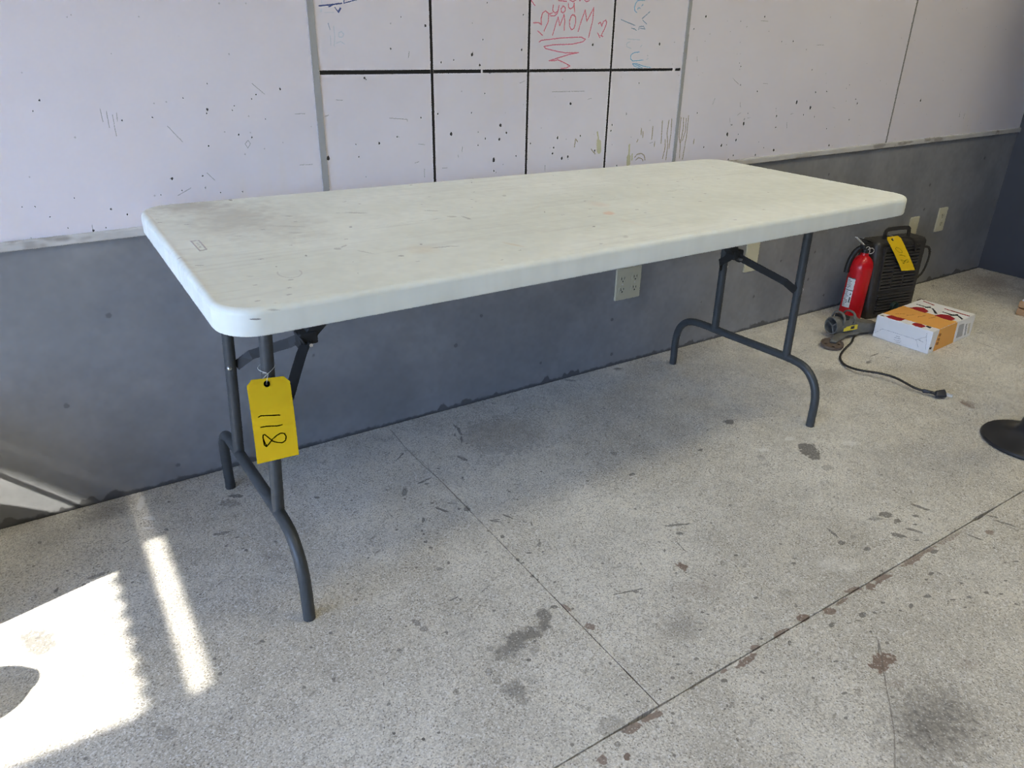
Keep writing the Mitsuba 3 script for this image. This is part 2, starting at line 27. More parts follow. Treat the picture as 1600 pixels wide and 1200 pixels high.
TABLE_RING = [(-0.2801,-0.641),(-0.2798,-0.6472),(-0.2806,-0.6533),(-0.2824,-0.6591),(-0.2851,-0.6642),(-0.2885,-0.6684),(-0.2924,-0.6714),(-0.2967,-0.6731),(-0.3011,-0.6735),(-0.3054,-0.6725),(-0.3094,-0.6701),(-0.3129,-0.6666),(-0.3157,-0.6621),(-0.3176,-0.6567),(-0.3187,-0.6508),(-0.3187,-0.6447),(-0.3178,-0.6386),(-0.3159,-0.633)]
MAKER_PLATE = [(-0.4073,-0.3803),(-0.3907,-0.3835),(-0.3905,-0.4498),(-0.4062,-0.4544)]
EDGE_MARKS = [(-0.4,0.703,115.857,-5.537,-59.702,-643.725,0,0.8,0.25),(-0.371,0.713,85.702,-10.36,-89.202,-495.246,0,0.4,0.8),(-0.404,0.687,479.478,-62.552,-108.699,-552.616,3,0.5,0.25)]
WALL_STROKES = [('red_marker',0.0055,[(0.7183,1.2062),(0.7144,1.1831),(0.7411,1.1818)]),('red_marker',0.0055,[(0.7513,1.192),(0.7539,1.1844),(0.7637,1.1819),(0.7734,1.1866),(0.7716,1.1943),(0.7596,1.197),(0.7513,1.192)]),('red_marker',0.0055,[(0.7791,1.1992),(0.7881,1.1845),(0.7967,1.1998)]),('red_marker',0.0055,[(0.804,1.1913),(0.8186,1.1924),(0.8154,1.1989),(0.8049,1.197),(0.8042,1.1876),(0.8112,1.1834),(0.8209,1.1862)]),('red_marker',0.0055,[(0.6959,1.1712),(0.6945,1.1579),(0.7033,1.1513),(0.7132,1.1575),(0.7159,1.1709)]),('red_marker',0.0055,[(0.7145,1.1662),(0.7118,1.1522),(0.7024,1.1448),(0.6883,1.1445),(0.6843,1.1493),(0.6935,1.1523)]),('red_marker',0.0055,[(0.7297,1.1706),(0.7236,1.1633),(0.7237,1.1556),(0.7307,1.1529),(0.7381,1.1591),(0.7368,1.1668),(0.7297,1.1706)]),('red_marker',0.0055,[(0.7479,1.1771),(0.7485,1.1671),(0.7561,1.1636),(0.7658,1.1689),(0.7687,1.1786)]),('red_marker',0.0055,[(0.7674,1.1777),(0.7711,1.1565)]),('red_marker',0.0055,[(0.6967,1.0954),(0.7065,1.1224),(0.7141,1.1419),(0.7209,1.1201),(0.7344,1.1487),(0.738,1.1324),(0.7368,1.1086)]),('red_marker',0.0055,[(0.7716,1.1489),(0.7607,1.1471),(0.7541,1.1327),(0.7559,1.1185),(0.7631,1.1099),(0.7716,1.1146),(0.7768,1.13),(0.775,1.1442),(0.7649,1.1494)]),('red_marker',0.0055,[(0.7869,1.1061),(0.7969,1.1352),(0.8084,1.1618),(0.8164,1.1333),(0.8394,1.169),(0.8375,1.136),(0.8264,1.0913)]),('red_marker',0.0055,[(0.6304,1.1256),(0.6483,1.1266),(0.6581,1.1215),(0.6558,1.1369),(0.6607,1.1509),(0.6701,1.1564),(0.6813,1.1499),(0.6806,1.1297),(0.6672,1.106)]),('red_marker',0.0055,[(0.6462,1.1057),(0.6622,1.095)]),('red_marker',0.0055,[(0.6216,1.1802),(0.6343,1.1685)]),('red_marker',0.0055,[(0.8597,1.1277),(0.8668,1.1317),(0.8728,1.1214),(0.8777,1.1336),(0.8867,1.1376),(0.8901,1.1305),(0.8832,1.114),(0.8722,1.0964)]),('red_marker',0.0055,[(0.8585,1.1038),(0.868,1.0914)]),('red_marker',0.0055,[(0.8708,1.0964),(0.8789,1.0945)]),('red_marker',0.0055,[(0.6515,1.0775),(0.6585,1.082),(0.7291,1.089),(0.8,1.092),(0.815,1.086),(0.8055,1.0793),(0.7654,1.0729),(0.6997,1.0709),(0.6689,1.0665),(0.6743,1.0615),(0.7092,1.0548),(0.7446,1.05),(0.7917,1.0507),(0.7582,1.0457),(0.7232,1.0376),(0.6887,1.0295),(0.7105,1.0298),(0.7169,1.0324),(0.7462,1.0227),(0.7637,1.0153),(0.7515,1.0101),(0.7315,1.0086)]),('blue_marker',0.005,[(1.0295,1.1941),(1.0158,1.1937),(1.0037,1.1923),(0.9963,1.1856),(0.9923,1.1739),(0.9947,1.1658),(1.0026,1.1603)]),('blue_marker',0.005,[(1.005,1.1693),(1.0093,1.1744),(1.0145,1.1719)]),('blue_marker',0.005,[(1.0201,1.1787),(1.0245,1.1821)]),('slate_marker',0.005,[(0.9444,1.1405),(0.9692,1.1337),(0.9993,1.1259)]),('slate_marker',0.005,[(1.0297,1.1399),(1.0458,1.1311)]),('slate_marker',0.005,[(1.0267,1.1449),(1.0551,1.164)]),('slate_marker',0.005,[(0.988,1.118),(0.9979,1.1168),(1.0073,1.1125)]),('slate_marker',0.005,[(1.0155,1.1143),(1.0184,1.1228),(1.0342,1.1241),(1.0411,1.1164),(1.0224,1.1185)]),('faint_marker',0.005,[(0.9742,1.0884),(1.0238,1.0865)]),('faint_marker',0.005,[(0.9858,1.0807),(0.973,1.0765),(0.9739,1.068),(0.9918,1.0623)]),('faint_marker',0.005,[(1.0286,1.0672),(1.0346,1.0718)]),('faint_marker',0.005,[(1.0584,1.0316),(1.0656,1.0351)]),('blue_marker',0.005,[(1.0254,1.0527),(1.0055,1.0509),(0.9929,1.044),(0.9926,1.0336),(1.0017,1.0276),(1.0448,1.0299)]),('blue_marker',0.005,[(1.0768,1.0085),(1.048,1.0122),(1.0166,1.0206),(1.0026,1.0196),(1.0098,1.0136),(1.0334,1.0063)]),('blue_marker',0.005,[(1.0092,1.0195),(1.0435,1.0077)]),('navy_marker',0.006,[(0.0223,1.1501),(0.0384,1.1519),(0.0583,1.1543),(0.0783,1.1571)]),('navy_marker',0.004,[(0.0864,1.1584),(0.0966,1.1607),(0.1173,1.1663)]),('navy_marker',0.006,[(0.0464,1.1491),(0.0566,1.1537)]),('navy_marker',0.004,[(0.0845,1.1661),(0.0845,1.1568)]),('navy_marker',0.008,[(0.0687,1.1385),(0.0744,1.1463)]),('navy_marker',0.004,[(0.0606,1.1476),(0.0636,1.1435),(0.0691,1.1385)]),('faint_marker',0.004,[(0.0248,1.1416),(0.0257,1.1374),(0.0278,1.1425)]),('faint_marker',0.003,[(0.034,1.1359),(0.0577,1.1374)]),('slate_marker',0.003,[(0.0412,1.114),(0.0444,1.0999)]),('faint_marker',0.004,[(0.054,1.1073),(0.0551,1.0857),(0.0518,1.0647)]),('faint_marker',0.004,[(0.0442,1.0865),(0.0434,1.0655)]),('faint_marker',0.005,[(0.0651,1.0858),(0.0658,1.0937),(0.0731,1.0964),(0.0777,1.0903),(0.0741,1.0842),(0.066,1.0841)]),('faint_marker',0.004,[(0.0568,1.0709),(0.0692,1.0745),(0.0789,1.0684)]),('faint_marker',0.004,[(0.0297,1.1626),(0.0295,1.156)])]
WALL_SCUFFS = [('scuff',0.0022,[(-0.4797,0.9397),(-0.479,0.9142)]),('scuff',0.0022,[(-0.4686,0.9341),(-0.4691,0.9015)]),('scuff',0.0022,[(-0.4584,0.9268),(-0.4584,0.9084)]),('scuff',0.0022,[(-0.4495,0.9305),(-0.451,0.9143)]),('scuff',0.0022,[(-0.4592,0.9064),(-0.4585,0.8836)]),('scuff',0.0022,[(-0.3521,0.8986),(-0.3265,0.8646)]),('scuff',0.0022,[(-0.1545,0.9841),(-0.1287,0.9609)]),('scuff',0.0022,[(-0.0609,0.914),(-0.0362,0.9135)]),('scuff',0.0022,[(-0.0488,0.7929),(-0.0298,0.793)]),('scuff',0.0022,[(-0.3556,0.7457),(-0.3246,0.7604)]),('scuff',0.0022,[(-0.1883,0.8514),(-0.1803,0.8592),(-0.1752,0.8516),(-0.1827,0.8414),(-0.1883,0.8514)]),('scuff',0.0022,[(-0.3663,0.7853),(-0.3587,0.7847)]),('scuff',0.0022,[(-0.284,0.7915),(-0.2687,0.7732)]),('scuff',0.0022,[(-0.0615,0.7938),(-0.0513,0.7936)]),('scuff',0.0022,[(-0.5437,0.6984),(-0.5439,0.6836)]),('scuff',0.0022,[(-0.6781,0.6822),(-0.6663,0.6689)]),('scuff',0.0022,[(-0.656,0.6816),(-0.6341,0.6749)]),('scuff',0.0024,[(0.2501,1.0527),(0.2474,1.0387)]),('scuff',0.0024,[(0.1864,0.8947),(0.2375,0.889)]),('scuff',0.0024,[(0.255,0.776),(0.266,0.779)]),('scuff',0.0024,[(0.2819,0.7581),(0.2818,0.7356)]),('scuff',0.0024,[(0.3375,0.7566),(0.3541,0.7566)]),('scuff',0.0024,[(0.7026,0.9461),(0.8218,0.9454)]),('scuff',0.0024,[(0.589,0.9716),(0.6052,0.9769)]),('scuff',0.0024,[(0.4023,0.8099),(0.4006,0.797)]),('scuff',0.0024,[(0.3875,0.7894),(0.3889,0.7829)]),('scuff',0.0024,[(0.0455,0.9431),(0.0628,0.9415)]),('scuff',0.0024,[(0.0123,0.905),(0.0237,0.908)]),('scuff',0.0024,[(0.8354,0.9214),(0.848,0.9245)]),('scuff',0.0024,[(0.2679,0.8253),(0.2857,0.8224)]),('scuff',0.0024,[(0.6861,0.7386),(0.6877,0.7229)]),('scuff',0.0022,[(1.4667,0.8449),(1.4784,0.8152)]),('scuff',0.0022,[(1.5056,0.8513),(1.5203,0.8587)]),('scuff',0.0022,[(1.5576,0.8386),(1.5721,0.8407)]),('scuff',0.0022,[(1.7774,0.8157),(1.7828,0.7957)]),('scuff',0.0022,[(1.8719,1.0769),(1.9126,1.0781)]),('scuff',0.0022,[(2.0345,0.8591),(2.0503,0.8556)]),('scuff',0.0022,[(1.5548,1.1495),(1.591,1.1488)]),('scuff',0.0022,[(1.6143,0.9525),(1.6381,0.951)]),('scuff',0.0022,[(1.3751,0.8922),(1.3817,0.9098)]),('scuff',0.0022,[(1.4563,0.9715),(1.4878,0.9532)]),('scuff',0.0022,[(1.7897,0.8438),(1.8055,0.8455)]),('scuff',0.0022,[(1.5087,0.8933),(1.5135,0.8785)]),('scuff',0.0022,[(1.2741,1.039),(1.2788,1.0247)]),('scuff',0.003,[(2.9611,0.8106),(2.9674,0.7852)]),('scuff',0.003,[(3.0041,0.8023),(3.0044,0.7782)]),('drip',0.0032,[(1.1511,0.8481),(1.1523,0.8151),(1.1547,0.7771)]),('drip',0.0032,[(1.1796,0.8484),(1.1769,0.8078),(1.1853,0.7707),(1.1837,0.7218)]),('drip',0.0032,[(1.1713,0.7868),(1.1749,0.7621),(1.1682,0.7269)]),('drip',0.0032,[(1.1919,0.8524),(1.1947,0.813),(1.1929,0.7579)]),('drip',0.0032,[(1.2338,0.8537),(1.2332,0.7958),(1.2435,0.7642),(1.2459,0.7233)]),('drip',0.0032,[(1.244,0.8533),(1.2489,0.8226),(1.2433,0.7736)]),('drip',0.0032,[(1.2578,0.8497),(1.2598,0.8099),(1.2513,0.7794)]),('drip',0.0032,[(1.2674,0.8584),(1.2678,0.7878),(1.2614,0.7191)]),('drip',0.0032,[(1.1112,0.832),(1.1111,0.7916)]),('drip',0.0032,[(1.0621,0.8283),(1.0634,0.8076)]),('drip',0.0032,[(1.0704,0.8176),(1.0714,0.7988)]),('drip',0.0032,[(1.1249,0.7833),(1.1256,0.7681)]),('drip',0.0032,[(1.0474,0.787),(1.0515,0.7933)]),('drip',0.0032,[(1.0447,0.7397),(1.054,0.7482),(1.0704,0.7496),(1.0837,0.7433),(1.0899,0.7276)]),('drip',0.0032,[(1.0499,0.7303),(1.0594,0.7372),(1.0745,0.7332),(1.0818,0.725)]),('drip',0.0032,[(0.7949,0.7862),(0.7977,0.81),(0.8057,0.8011)]),('drip',0.0032,[(0.8612,0.775),(0.8776,0.761)]),('drip',0.0032,[(1.3052,0.767),(1.3059,0.7811)]),('stain_drip',0.006,[(0.8817,0.8254),(0.8872,0.8052)]),('stain_drip',0.02,[(0.8902,0.7935),(0.8927,0.7688)]),('stain_drip',0.01,[(0.8857,0.8009),(0.8904,0.7906)]),('stain_drip',0.007,[(1.0169,0.7789),(1.0187,0.7445)]),('stain_drip',0.018,[(1.0178,0.7415),(1.0189,0.7203)]),('stain_drip',0.006,[(1.032,0.7496),(1.0324,0.7315)]),('scuff',0.0025,[(1.1042,0.7799),(1.1165,0.7823)])]
WALL_SPECKS = [(-0.5874,0.96,0.00187),(-0.0906,0.9715,0.00219),(-0.1484,0.9601,0.00175),(-0.2622,0.931,0.00263),(-0.2648,0.9229,0.00131),(-0.2009,0.9372,0.00131),(-0.2068,0.9273,0.00131),(-0.1998,0.8729,0.00188),(-0.1701,0.8654,0.00175),(-0.2712,0.8517,0.00175),(-0.2948,0.7855,0.00187),(-0.2928,0.7576,0.00141),(-0.345,0.7567,0.00141),(-0.2089,0.7417,0.00141),(-0.4995,0.729,0.00219),(-0.4693,0.7141,0.00175),(-0.5655,0.76,0.00122),(-0.6195,0.7245,0.00131),(-0.4418,0.9151,0.00163),(-0.3621,0.7849,0.00263),(-0.3802,0.9184,0.00162),(-0.1334,0.9054,0.00131),(-0.1598,0.9508,0.00131),(-0.5438,0.6858,0.00262),(-0.2538,0.9859,0.00122),(-0.31,0.957,0.00122),(-0.3916,0.7504,0.00131),(-0.2601,0.7439,0.00141),(-0.591,0.6972,0.00131),(-0.6654,0.7506,0.00122),(-0.6421,0.7487,0.00122),(-0.5174,0.6895,0.00131),(-0.6028,0.9401,0.00122),(0.2979,1.1131,0.00281),(0.1993,1.0592,0.00197),(0.1238,0.9921,0.00225),(0.128,0.9887,0.00169),(0.1536,0.8336,0.003),(0.0892,0.8343,0.0015),(0.0948,0.8035,0.0018),(0.2056,0.8471,0.0018),(0.277,0.8923,0.00191),(0.2307,1.1319,0.00141),(0.4349,1.0454,0.0036),(0.4587,1.0192,0.003),(0.5932,1.0581,0.0024),(0.341,1.0269,0.00197),(0.3784,1.0326,0.0015),(0.3274,0.9,0.0021),(0.4323,0.8986,0.00159),(0.5265,0.861,0.00383),(0.3673,0.8462,0.00382),(0.5471,0.8404,0.00255),(0.5229,0.8239,0.00337),(0.5048,0.7672,0.00473),(0.4528,0.8114,0.00159),(0.4529,0.8464,0.00159),(0.4747,0.9471,0.0015),(0.8434,1.0717,0.00319),(1.1065,1.0753,0.00338),(0.772,0.9111,0.00338),(0.7294,0.8169,0.00356),(0.8155,0.8179,0.0027),(0.7166,0.7892,0.00214),(0.713,0.7719,0.0027),(0.748,0.7556,0.00356),(0.7715,0.759,0.00321),(0.4899,1.002,0.0036),(1.0361,0.9636,0.00178),(0.4817,1.1704,0.00169),(0.5963,1.1448,0.0018),(0.4685,1.0824,0.00141),(0.8755,0.7703,0.00285),(0.4309,0.7054,0.00203),(0.5815,0.7735,0.00202),(0.5058,0.7367,0.00203),(0.0129,0.8048,0.0048),(0.4765,0.8277,0.00191),(0.935,0.8269,0.00225),(0.9382,0.8446,0.00214),(0.9938,0.8745,0.00225),(0.9704,0.7182,0.00225),(0.6314,0.8058,0.00202),(1.2943,1.1567,0.00333),(1.5709,1.1619,0.00285),(1.458,1.1457,0.00143),(1.49,1.13,0.00142),(1.6777,1.0869,0.0015),(1.7376,1.0889,0.002),(1.4793,1.0184,0.0015),(1.4877,1.0088,0.0015),(1.485,0.9993,0.0015),(1.5895,0.9273,0.00262),(1.9128,0.9171,0.0033),(1.979,0.9173,0.0023),(1.8138,0.8842,0.00517),(1.8983,0.8625,0.00633),(1.7131,0.8406,0.0033),(1.8642,0.8388,0.00287),(1.4831,0.8198,0.00262),(1.5434,0.8204,0.00495),(1.466,0.7891,0.00495),(1.5146,0.767,0.00385),(1.4437,0.752,0.00385),(1.5432,0.8365,0.0021),(1.5579,0.8557,0.00157),(1.522,0.7862,0.00165),(1.5123,0.7149,0.00275),(1.6295,0.709,0.00287),(1.728,0.7194,0.0042),(1.3576,0.7523,0.0022),(1.3063,0.8661,0.0021),(1.6361,0.7542,0.00165),(1.6699,0.7326,0.00173),(2.0561,0.7175,0.00313),(2.1104,0.9372,0.00173),(2.0967,0.9249,0.00173),(2.1849,0.8695,0.0036),(2.168,0.8853,0.00172),(2.1541,0.8104,0.0025),(2.624,0.8669,0.00455),(2.4353,1.1559,0.00287),(1.9319,0.8287,0.00172),(1.5132,0.8801,0.0021),(1.7187,0.8015,0.00172),(1.8692,0.9947,0.0022),(1.4692,0.7538,0.00165),(1.7038,0.8668,0.00165),(1.4895,0.702,0.0022),(1.2475,1.1196,0.0018),(2.0198,0.7817,0.0018),(1.8179,1.0619,0.00157),(1.4989,0.95,0.0021)]
TAG_118 = [[(0.158,0.43),(0.21,0.419),(0.409,0.431),(0.651,0.447)],[(0.184,0.553),(0.333,0.556),(0.572,0.574),(0.679,0.57)],[(0.266,0.793),(0.228,0.754),(0.198,0.688),(0.207,0.654),(0.249,0.652),(0.315,0.69),(0.409,0.749),(0.515,0.779),(0.633,0.796),(0.712,0.776),(0.742,0.727),(0.705,0.683),(0.619,0.67),(0.519,0.69),(0.415,0.726),(0.32,0.775),(0.254,0.803),(0.209,0.777),(0.199,0.712)]]
TAG_118_HOLE = (0.455,0.063)
TAG_018 = [[(0.303,0.312),(0.365,0.309),(0.438,0.319),(0.51,0.339),(0.571,0.367),(0.61,0.399),(0.622,0.43),(0.605,0.454),(0.562,0.469),(0.5,0.472),(0.428,0.462),(0.356,0.442),(0.296,0.413),(0.257,0.381),(0.244,0.351),(0.261,0.327)],[(0.309,0.526),(0.497,0.537),(0.691,0.577)],[(0.268,0.653),(0.314,0.782),(0.38,0.788),(0.42,0.749),(0.566,0.695),(0.737,0.671),(0.788,0.701),(0.708,0.756),(0.589,0.76),(0.456,0.714),(0.324,0.668),(0.253,0.674)]]
BOX_TOP = {'red':[[(0.0148,0.1974),(0.0429,0.1899),(0.0397,0.1683),(0.0488,0.1367),(0.0148,0.1354),(-0.0013,0.1518),(0.0009,0.1755)],[(0.0156,0.0919),(0.04,0.0909),(0.0452,0.0693),(0.033,0.047),(0.0059,0.0494),(-0.0009,0.0672)],[(0.1974,0.1946),(0.2295,0.1853),(0.2459,0.1621),(0.2201,0.1294),(0.1896,0.1282),(0.1889,0.1503)],[(0.1913,0.0903),(0.2275,0.0805),(0.2433,0.0554),(0.2209,0.0229),(0.1836,0.0219),(0.1825,0.0534)]],'black':[[(0.2696,0.2058),(0.2651,0.2006),(0.2614,0.1599),(0.2682,0.1676)],[(0.2638,0.1654),(0.2833,0.1524),(0.2714,0.1451),(0.2537,0.1589)],[(0.2707,0.1405),(0.2681,0.1321),(0.2216,0.0941),(0.2145,0.0989)],[(0.2595,0.0932),(0.2648,0.0916),(0.2624,0.0522),(0.2516,0.0498)],[(0.2524,0.057),(0.2845,0.0422),(0.2687,0.0336),(0.2438,0.0502)],[(0.2663,0.0351),(0.268,0.0292),(0.2421,-0.0007),(0.2301,-0.0001)],[(0.0345,0.0478),(0.0451,0.0451),(0.0401,0.0281),(0.0269,0.0281)],[(-0.0032,0.2161),(0.0124,0.2104),(0.0066,0.2028),(-0.0098,0.2081)]],'darkred':[[(0.3363,0.2076),(0.3207,0.1551),(0.3141,0.1533),(0.3287,0.2052)],[(0.3125,0.1075),(0.3061,-0.004),(0.2981,-0.0063),(0.3043,0.1049)]]}
BOX_RIGHT = {'brown':[[(0.0521,0.0734),(0.0693,0.0716),(0.0728,0.0603),(0.0552,0.0628)],[(0.0517,0.0542),(0.0688,0.0526),(0.0707,0.0422),(0.0542,0.0445)],[(0.0499,0.0375),(0.0698,0.0358),(0.0701,0.0251),(0.0528,0.0271)]],'grey':[[(0.2182,0.0746),(0.2605,0.0714),(0.2731,0.0156),(0.2223,0.0181)],[(0.2792,0.0645),(0.2907,0.065),(0.3063,0.0141),(0.2947,0.0137)]],'beige':[[(0.3042,0.0622),(0.3226,0.0612),(0.3331,0.0142),(0.318,0.0145)],[(-0.0258,0.0851),(-0.0045,0.0846),(0.0036,0.039),(-0.0149,0.0391)]],'black':[[(-0.006,0.027),(0.0187,0.0255),(0.02,0.0181),(-0.0048,0.0196)]]}
BOX_LEFT = [[(0.2175,0.0191),(0.1929,0.0433),(0.0549,0.0427),(0.0186,0.067)],[(0.0549,0.0427),(0.0397,0.0148)],[(0.2281,0.0755),(0.2179,0.021)],[(0.0221,0.0805),(0.0107,0.0162)]]
BOX_LEFT_TEXT = [[(0.1334,0.0325),(0.1182,0.0332)],[(0.1369,0.024),(0.1136,0.026)],[(0.1375,0.015),(0.1101,0.0175)],[(0.1303,0.0086),(0.1111,0.0102)],[(0.0462,0.0456),(0.0368,0.0451)],[(0.0414,0.0424),(0.0253,0.0421)]]
CORD = [(2.0795,-0.2897,0.022),(2.0608,-0.2889,0.012),(2.0064,-0.3152,0.006),(1.9477,-0.3374,0.005),(1.8628,-0.3693,0.005),(1.8083,-0.4001,0.005),(1.7699,-0.4409,0.006),(1.7498,-0.4887,0.012),(1.7522,-0.5262,0.016),(1.7721,-0.5575,0.017),(1.7883,-0.5906,0.018),(1.7954,-0.6292,0.018),(1.7915,-0.669,0.016),(1.7879,-0.7081,0.013),(1.7961,-0.7364,0.012)]
PLUG = [(1.7917,-0.7385,0.014),(1.8009,-0.7604,0.014),(1.8048,-0.7754,0.014),(1.8279,-0.7891,0.014),(1.8327,-0.8019,0.014)]

# ------------------------------------------------------------------ helpers
def key_for(name):
    if name not in scene and name not in labels: return name
    i = 1
    while f'{name}_{i:03d}' in scene or f'{name}_{i:03d}' in labels: i += 1
    return f'{name}_{i:03d}'

def part(parent, name, mesh, mat, smooth=False, label=None, kind=None):
    k = key_for(f'{parent}__{name}' if parent else name)
    scene[k] = mikit.ply(mesh, mat, smooth)
    if label or kind:
        labels[k] = {}
        if label: labels[k]['label'] = label
        if kind: labels[k]['kind'] = kind
    return k

def thing(name, label, cat, group=None):
    k = key_for(name); labels[k] = {'label': label, 'category': cat}
    if group: labels[k]['group'] = group
    return k

def struct(name, mesh, mat, smooth=False, label=None):
    scene[name] = mikit.ply(mesh, mat, smooth)
    labels[name] = {'kind': 'structure'}
    if label: labels[name]['label'] = label
    return name

def cat_(*m): return trimesh.util.concatenate([x for x in m])
def man(m):
    q = m.to_mesh(); return trimesh.Trimesh(q.vert_properties[:, :3], q.tri_verts, process=False)
def box(x0, x1, y0, y1, z0, z1):
    m = trimesh.creation.box((x1-x0, y1-y0, z1-z0)); m.apply_translation(((x0+x1)/2, (y0+y1)/2, (z0+z1)/2)); return m
def rbox(x0, x1, y0, y1, z0, z1, r=.003, seg=12):
    s = manifold3d.Manifold.sphere(r, seg)
    return man(manifold3d.Manifold.batch_hull([s.translate((x, y, z)) for x in (x0+r, x1-r) for y in (y0+r, y1-r) for z in (z0+r, z1-r)]))
def hullpts(pts, r=.002, seg=8):
    s = manifold3d.Manifold.sphere(r, seg)
    return man(manifold3d.Manifold.batch_hull([s.translate(tuple(float(v) for v in p)) for p in pts]))
def sm(path, n=60):
    """a smooth curve through the points"""
    from scipy.interpolate import CubicSpline
    p = np.array(path, float); t = np.r_[0, np.cumsum(np.linalg.norm(np.diff(p, axis=0), axis=1))]
    return CubicSpline(t, p)(np.linspace(0, t[-1], n))
def frames(p):
    t = np.gradient(p, axis=0); t /= np.linalg.norm(t, axis=1, keepdims=True)
    a = np.array([0, 0, 1.0]) if abs(t[0][2]) < .9 else np.array([1.0, 0, 0])
    u = np.cross(t[0], a); u /= np.linalg.norm(u); out = []
    for k in range(len(p)):
        u = u - t[k]*(u@t[k]); u /= np.linalg.norm(u); out.append((u.copy(), np.cross(t[k], u)))
    return out
def sweep(path, prof, caps=True):
    """closed profile (k x 2) swept along the path"""
    p = np.array(path, float); prof = np.array(prof, float); k = len(prof); F = frames(p)
    v = np.concatenate([q + prof[:, :1]*u + prof[:, 1:]*w for q, (u, w) in zip(p, F)])
    f = []
    for i in range(len(p)-1):
        for j in range(k):
            a, b = i*k+j, i*k+(j+1) % k; f += [[a, b, b+k], [a, b+k, a+k]]
    if caps:
        v = np.vstack([v, p[0], p[-1]]); n = len(p)*k
        for j in range(k):
            f += [[n, (j+1) % k, j], [n+1, (len(p)-1)*k+j, (len(p)-1)*k+(j+1) % k]]
    m = trimesh.Trimesh(v, f, process=False); 
    if m.volume < 0: m.invert()
    return m
def circ(r, n=16): a = np.arange(n)*2*math.pi/n; return np.c_[r*np.cos(a), r*np.sin(a)]
def tube(path, r, n=16): return sweep(path, circ(r, n))
def bar(path, w, t, wdir):
    """flat bar: width w along wdir, thickness t"""
    p = np.array(path, float); wd = np.array(wdir, float); v = []; f = []
    tg = np.gradient(p, axis=0)
    for q, g in zip(p, tg):
        g = g/np.linalg.norm(g); a = wd - g*(wd@g); a /= np.linalg.norm(a); b = np.cross(g, a)
        v += [q+a*w/2+b*t/2, q-a*w/2+b*t/2, q-a*w/2-b*t/2, q+a*w/2-b*t/2]
    for i in range(len(p)-1):
        for j in range(4):
            x, y = i*4+j, i*4+(j+1) % 4; f += [[x, y, y+4], [x, y+4, x+4]]
    n = (len(p)-1)*4; f += [[0, 2, 1], [0, 3, 2], [n, n+1, n+2], [n, n+2, n+3]]
    m = trimesh.Trimesh(v, f, process=False)
    if m.volume < 0: m.invert()
    return m
def lathe(prof, n=40, at=(0, 0, 0)):
    p = np.array(prof, float); a = np.arange(n)*2*math.pi/n; k = len(p)
    v = np.concatenate([np.c_[r*np.cos(a), r*np.sin(a), np.full(n, z)] for r, z in p]); f = []
    for i in range(k-1):
        for j in range(n):
            x, y = i*n+j, i*n+(j+1) % n; f += [[x, y, y+n], [x, y+n, x+n]]
    m = trimesh.Trimesh(v, f, process=True)
    if m.volume < 0: m.invert()
    m.apply_translation(at); return m
def align(m, d, at):
    """turns +z to d and moves to at"""
    m = m.copy(); M = trimesh.geometry.align_vectors([0, 0, 1], np.array(d, float)/np.linalg.norm(d)); m.apply_transform(M); m.apply_translation(at); return m
def cyl(a, b, r, n=24):
    a, b = np.array(a, float), np.array(b, float); m = trimesh.creation.cylinder(r, np.linalg.norm(b-a), sections=n); return align(m, b-a, (a+b)/2)
def torus(R, r, at, d, n=36, k=10, arc=2*math.pi):
    a = np.linspace(0, arc, n); p = np.c_[R*np.cos(a), R*np.sin(a), 0*a]
    return align(sweep(p, circ(r, k), caps=arc < 6.28), d, at)
def extr(poly, h):
    ps = [g for g in getattr(poly, 'geoms', [poly]) if g.area > 1e-9]
    return cat_(*[trimesh.creation.extrude_polygon(g, h, engine='earcut') for g in ps])
def stroke(pts, w, h):
    return extr(LineString(pts).buffer(w/2, quad_segs=4, join_style=1), h)
def on_wall(m, y):
    """(x, z, height) -> the back wall's face at y, towards the room"""
    v = m.vertices; m = trimesh.Trimesh(np.c_[v[:, 0], y - v[:, 2], v[:, 1]], m.faces, process=False); return m
def rrect(w, h, r, n=10):
    P = []
    for cx, cy, a0 in ((w/2-r, h/2-r, 0), (-w/2+r, h/2-r, 90), (-w/2+r, -h/2+r, 180), (w/2-r, -h/2+r, 270)):
        for k in range(n+1):
            a = math.radians(a0+90*k/n); P.append((cx+r*math.cos(a), cy+r*math.sin(a)))
    return np.array(P)

# ------------------------------------------------------------------ materials
def mat(name, color, rough=.5, spec=.5, metal=0.0, two=False, **kw):
    c = {'type': 'rgb', 'value': list(color)} if not callable(color) else proc(color)
    d = {'type': 'principled', 'base_color': c, 'roughness': rough, 'specular': spec, 'metallic': metal, **kw}
    scene['mat_'+name] = {'type': 'twosided', 'bsdf': d} if two else d
    return 'mat_'+name

def marks(x, y, stains, kinds, edge):
    """how much of each kind of mark lies at (x, y)"""
    out = {k: mi.Float(0) for k in kinds}
    for cx, cy, a, b, c, d, k, st, soft in stains:
        dx, dy = x-cx, y-cy
        u, v = a*dx+b*dy, c*dx+d*dy
        q = dr.sqrt(u*u+v*v)+edge
        out[k] = dr.maximum(out[k], st*(1-smoothstep(1-min(soft, .95), 1+.35*soft, q)))
    return out
def segdist(x, y, a, b):
    ex, ey = b[0]-a[0], b[1]-a[1]; t = dr.clip(((x-a[0])*ex+(y-a[1])*ey)/(ex*ex+ey*ey), 0, 1)
    return dr.sqrt(dr.square(x-a[0]-t*ex)+dr.square(y-a[1]-t*ey))

